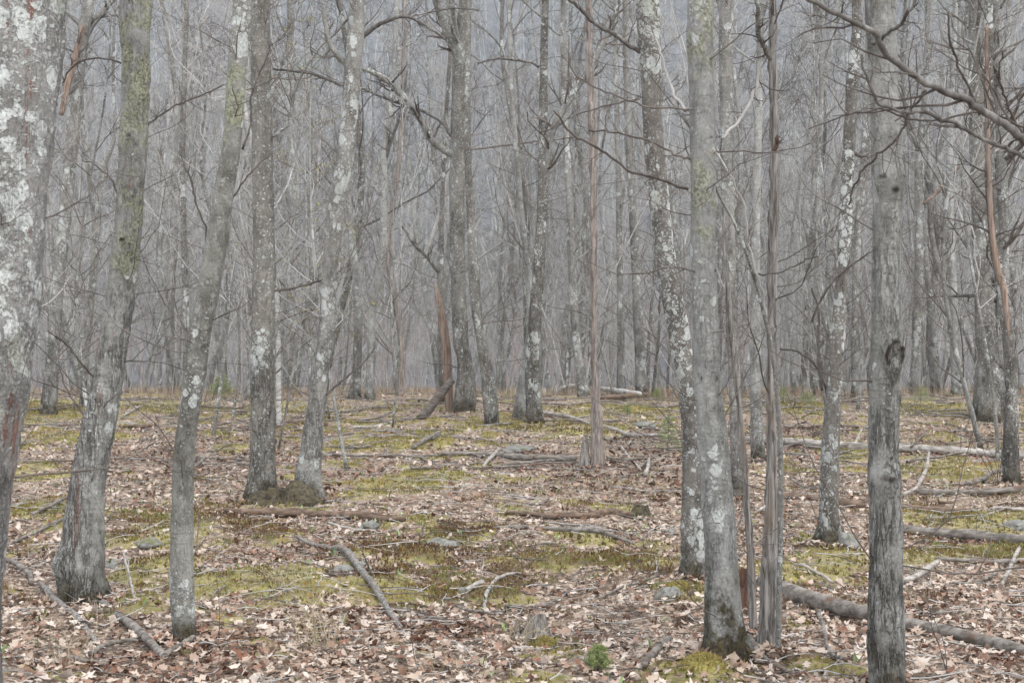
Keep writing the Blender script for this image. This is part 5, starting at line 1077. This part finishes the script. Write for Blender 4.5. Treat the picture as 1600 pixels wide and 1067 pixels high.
def conifer(label, px, py, wpx, hpx, seed, dark=False, dens=1., flat=.35, name='conifer_seedling'):
    g = G(px, py); Y = g[1]; H = hpx*Y/F; Rr = wpx/2*Y/F; rng = np.random.default_rng(seed)
    root = empty(name, (g[0], g[1], float(gz(g[0], g[1]))))
    st = np.stack([np.linspace(0, .04*H, 8), np.zeros(8), np.linspace(-.03, H*.97, 8)], 1); V, Q = tubes(st[None], (np.linspace(1, .25, 8)*max(.006, H*.018))[None], 6)
    link('stem', Mesh().add(V, Q).mesh('stem', M['twig_dark']), root)
    nb = int(26*dens); t = np.linspace(.12, .97, nb); az = np.arange(nb)*2.4+rng.uniform(0, 1, nb); L = Rr*(1.05-t*.85)*rng.uniform(.7, 1.15, nb)
    bp = np.zeros((nb, 6, 3)); d = np.stack([np.cos(az), np.sin(az), np.full(nb, flat)], 1); d /= np.linalg.norm(d, axis=1, keepdims=True)
    for j in range(6): bp[:, j] = np.stack([.04*H*t, 0*t, t*H], 1)+d*(L*j/5)[:, None]+np.array([0, 0, -.02*H*(j/5)**2])
    br = np.full((nb, 6), max(.0015, H*.005)); 
    q, s = grow(bp, br, 5, (.3, .55), (30, 55), 4, .08, .03, (.15, .9), (.6, .8), rng=rng, minr=.001)
    bm = Mesh(); V, Q = tubes(bp, br, 3); bm.add(V, Q); V, Q = tubes(q, s, 3); bm.add(V, Q); link('twig', bm.mesh('twig', M['twig_dark']), root)
    # needles all along the twigs
    nm_ = Mesh(); axs = np.concatenate([np.repeat(bp[:, 1:], 4, 1).reshape(-1, 3), np.repeat(q, 3, 1).reshape(-1, 3)]); N_ = len(axs)*3
    base = np.repeat(axs, 3, 0)+rng.normal(size=(N_, 3))*H*.018; dr = rng.normal(size=(N_, 3)); dr[:, 2] += .5; dr /= np.linalg.norm(dr, axis=1, keepdims=True)
    ln = rng.uniform(.6, 1.1, N_)[:, None]*max(.016, H*.06); sd = np.cross(dr, rng.normal(size=(N_, 3))); sd /= np.linalg.norm(sd, axis=1, keepdims=True); wd = ln*.06
    V = np.stack([base-sd*wd, base+sd*wd, base+dr*ln], 1).reshape(-1, 3); T = np.arange(N_*3).reshape(-1, 3)
    nm_.add(V, None, T, rnd=np.repeat(rng.uniform(0, 1, N_), 3)); link('needles', nm_.mesh('needles', M['needle_dark' if dark else 'needle']), root)
    tag(root, label, 'seedling')
conifer('small dark spruce seedling on the crest between slim and flecked trunks', 345, 624, 52, 38, 1, False, 1.8)
conifer('bright green pine seedling left of the dark leaning maple', 1043, 706, 62, 56, 2, False, .8, .1)
conifer('little green seedling on the crest right of the barkless snag', 1026, 628, 30, 20, 3, False, 1.2)
conifer('fluffy light green seedling in the foreground leaves at bottom centre', 934, 1056, 60, 44, 4, False, 1.4, .6)
conifer('yellow green seedling on the crest right of the flaking half dead trunk', 1224, 636, 34, 26, 5, False, .8, .15)
conifer('low spreading green seedling on the crest left of the white blotched trunk', 1262, 638, 50, 20, 6, False, 1., .1)
conifer('spreading green seedling on the crest right of the oval knotted front trunk', 1438, 634, 52, 28, 7, False, .9, .1)
conifer('tiny green seedling on moss near the far right trunk', 1518, 640, 24, 14, 8, False, .8, .2)
conifer('tiny green tuft seedling on litter right of the barkless snag', 980, 652, 20, 16, 9, False, .8, .4)

def ovate(seed):
    r = np.random.default_rng(seed); V = np.array([[0, 0, 0], [.3, .2, .03], [.3, -.2, .03], [.7, .17, .06], [.7, -.17, .06], [1, 0, .02], [.35, 0, -.03], [.7, 0, -.01]], float)
    V[:, 2] += V[:, 0]*r.uniform(.3, 1.6); T = np.array([[0, 6, 1], [0, 2, 6], [1, 6, 7], [1, 7, 3], [2, 7, 6], [2, 4, 7], [3, 7, 5], [4, 5, 7]]); return V, T
OV = [ovate(i) for i in range(5)]
x, y = sample(2600, (6, 17), rl, .38, lambda x, y: np.clip(.1+1.3*(vnoise(p2(x, y, .9), 71)-.3), 0, 1)*np.where(y < 10, .55, .6)); n = len(x); sm = Mesh()
x2 = np.repeat(x, 2)+rl.normal(0, .008, 2*n); y2 = np.repeat(y, 2)+rl.normal(0, .008, 2*n)
scatter_mesh(sm, OV, np.stack([x2, y2, gz(x2, y2)+.012], 1), rots(2*n, rl, .35), rl.uniform(.022, .05, 2*n), rl.uniform(0, 1, 2*n), rl)
tag(link('leafy_sprouts', sm.mesh('leafy_sprouts', M['sprout'])), 'small fresh green sprouts coming up through the litter', 'sprouts', kind='stuff')

def grass(label, px, py, wpx, hpx, cnt, seed, mat='drygrass'):
    g = G(px, py); Y = g[1]; rng = np.random.default_rng(seed); R = wpx/2*Y/F; H = hpx*Y/F
    b = np.stack([rng.uniform(-R, R, cnt), rng.uniform(-R, R, cnt)*.6, np.zeros(cnt)], 1); n = 8; Pp = np.zeros((cnt, n, 3)); d = rng.normal(size=(cnt, 3))*.16+[0, 0, 1]; pos = b.copy(); hh = H*rng.uniform(.35, 1.1, cnt); bend = rng.normal(size=(cnt, 2))*.1
    for j in range(n):
        Pp[:, j] = pos; d[:, :2] += bend*(1+j*.3); d[:, 2] -= .06*j*rng.uniform(0, 1, cnt); d /= np.linalg.norm(d, axis=1, keepdims=True); pos = pos+d*(hh/(n-1))[:, None]
    Pp[..., 2] = np.maximum(Pp[..., 2], -.02); Rr = rng.uniform(.0009, .0018, cnt)[:, None]*np.linspace(1, .4, n)[None]
    V, Q = tubes(Pp, Rr, 3); m = Mesh().add(V, Q, rnd=np.repeat(rng.uniform(0, 1, cnt), n*3))
    tag(link('grass_clump', m.mesh('grass_clump', M[mat]), None, (g[0], g[1], float(gz(g[0], g[1])))), label, 'grass', 'dry grass clumps in the foreground')
grass('tall dry blond grass clump in the centre left foreground', 495, 1010, 60, 150, 46, 1)
grass('dry grass stems bending over moss left of the silver grey branch', 448, 930, 50, 90, 34, 2)
grass('sparse upright dry grass stems below the burl footed maple', 108, 1045, 60, 130, 18, 3)
grass('dry grass clump between white rooted hook and hollow stump', 812, 1000, 60, 80, 34, 4)
grass('low dry grass clump at the bottom centre', 690, 1050, 60, 60, 18, 5)

def shrub(label, px, py, hpx, seed, stems=4, spread=.5, mat='twig_dark'):
    g = G(px, py); Y = g[1]; rng = np.random.default_rng(seed); H = hpx*Y/F; n = 8; Pp = np.zeros((stems, n, 3)); d = rng.normal(size=(stems, 3))*spread*.5+[0, 0, 1]; pos = np.zeros((stems, 3))
    for j in range(n):
        Pp[:, j] = pos; d = d+rng.normal(size=d.shape)*.12+[0, 0, .05]; d /= np.linalg.norm(d, axis=1, keepdims=True); pos = pos+d*H/(n-1)*rng.uniform(.8, 1.05, (stems, 1))
    r0 = np.full((stems, n), .0026*max(1, Y/10))*np.linspace(1, .5, n); m = Mesh(); V, Q = tubes(Pp, r0, 4); m.add(V, Q)
    q, s = grow(Pp, r0, 6, (.2, .5), (30, 65), 5, .18, .05, (.2, 1), (.5, .7), rng=rng, minr=.0011*max(1, Y/10)); V, Q = tubes(q, s, 3); m.add(V, Q)
    root = link('bare_shrub', m.mesh('bare_shrub', M[mat]), None, (g[0], g[1], float(gz(g[0], g[1])))); tag(root, label, 'shrub')
shrub('bare dark twiggy shrub left of the burl footed maple', 108, 790, 110, 1, 2, .5)
shrub('bare shrub of thin stems beside the orange stripped trunk foot', 1560, 760, 100, 2, 5, .6)
shrub('single bare seedling stem right of the slim lichen spotted trunk', 340, 1000, 130, 3, 1, .3)
shrub('thin dark bare stem left of the white blotched trunk', 1283, 840, 120, 4, 2, .2)
shrub('thin bare red stem right of the flaking half dead trunk', 1222, 1012, 150, 5, 1, .9)
shrub('tiny bare stem left of the front green lichened trunk', 985, 915, 60, 6, 1, .3)
shrub('bare knee high twigs in the right foreground', 1480, 1060, 150, 7, 2, .4)
shrub('single dark stem in the centre foreground leaves', 655, 1045, 110, 8, 1, .3)

# yellow budding sapling between the twin maples and the central clump
def budding():
    tree('budding', 'thin sapling dotted with yellow green buds, left behind the leaning right twin', [(486, 662, 6), (484, 560, 5), (487, 450, 5), (483, 340, 4.5), (488, 220, 4), (478, 100, 3), (470, -5, 3)], 'limb', cat='sapling', name='budding_sapling', flare=.1, top=1.5, twigs=26, limbs=3, rough=.001)
    root, base, Y, loc, sp = TREES['budding']; cr = [c_ for c_ in root.children if c_.name.startswith('crown')][0]
    co = np.empty(len(cr.data.vertices)*3, np.float32); cr.data.vertices.foreach_get('co', co); co = co.reshape(-1, 3)
    rg = np.random.default_rng(3); sel = co[rg.integers(0, len(co), 900)]; sel = sel[(sel[:, 2] > .8)]+0
    m = Mesh(); scatter_mesh(m, OV, sel.astype(float), rots(len(sel), rg, .8), rg.uniform(.02, .045, len(sel)), rg.uniform(0, 1, len(sel)), rg)
    f = link('buds', m.mesh('buds', M['bud']), root); f['kind'] = 'stuff'
budding()

# low heath brush and dry grass along the crest
def heath():
    rng = np.random.default_rng(61); m = Mesh()
    x, y = sample(26000, (15, 36), rng, .42, lambda x, y: np.clip((vnoise(p2(x, y, .6), 81)-.42)*3, 0, 1)*np.clip((y-15)/12, .15, 1)+.9*(y > 27)*vnoise(p2(x, y, .9), 84)**1.5); n = len(x)
    HH = [(lambda t: (t[0]*np.array([.5, .5, 1]), t[1]))(tuft(5, 90+i, .35, 1.1, .035)) for i in range(5)]
    scatter_mesh(m, HH, np.stack([x, y, gz(x, y)-.01], 1), rots(n, rng, .25), rng.uniform(.05, .16, n)*(1+1.1*np.clip((y-27)/4, 0, 1)), np.clip(fbm(p2(x, y, .7), 15, 2)*1.4-.2+rng.normal(0, .2, n), 0, 1), rng)
    tag(link('heath_brush', m.mesh('heath_brush', M['brush'])), 'low reddish heath and dry grass along the crest', 'brush', kind='stuff')
heath()

def straw():
    rng = np.random.default_rng(67); m = Mesh(); x, y = sample(20000, (6, 27), rng, .40, lambda x, y: np.clip((vnoise(p2(x, y, .8), 83)-.45)*3, 0, 1)*np.clip(y/12, .3, 1)); n = len(x)
    BL = []
    for i in range(6):
        r = np.random.default_rng(600+i); V = []; T = []
        for k in range(4):
            a = r.uniform(0, 6.28); d = np.array([math.cos(a), math.sin(a), 0]); w = np.array([-d[1], d[0], 0])*.011; b0 = d*.05*k; q_ = b0+d*.4+[0, 0, r.uniform(.1, .4)]; V += [b0-w, b0+w, q_-w, q_+w, b0+d*r.uniform(.7, 1.1)+[0, 0, r.uniform(.0, .3)]]
            T += [[5*k, 5*k+1, 5*k+2], [5*k+1, 5*k+3, 5*k+2], [5*k+2, 5*k+3, 5*k+4]]
        BL.append((np.array(V), np.array(T)))
    scatter_mesh(m, BL, np.stack([x, y, gz(x, y)], 1), rots(n, rng, .2), rng.uniform(.06, .14, n)*np.clip(y/12, .8, 1.6), rng.uniform(0, 1, n), rng)
    tag(link('straw_grass', m.mesh('straw_grass', M['drygrass'])), 'thin patches of dead straw coloured grass', 'grass', kind='stuff')
straw()

# ------------------------------------------------------------------ air
if HAZE:
    hm2, nt = newmat('haze_air'); out = nt.nodes.new('ShaderNodeOutputMaterial'); pv = nt.nodes.new('ShaderNodeVolumePrincipled')
    pv.inputs['Color'].default_value = (.82, .92, 1, 1); pv.inputs['Density'].default_value = .0007; pv.inputs['Anisotropy'].default_value = .2
    nt.links.new(pv.outputs[0], out.inputs['Volume'])
    x0, x1, y0, y1, z0, z1 = -430, 430, -45, 660, -8, 215
    V = [(x, y, z) for z in (z0, z1) for y in (y0, y1) for x in (x0, x1)]
    Q = [(0, 2, 3, 1), (4, 5, 7, 6), (0, 1, 5, 4), (2, 6, 7, 3), (0, 4, 6, 2), (1, 3, 7, 5)]
    hz_ = link('haze', Mesh().add(V, Q).mesh('haze', hm2, False)); tag(hz_, 'thin even haze between the trees', kind='stuff')
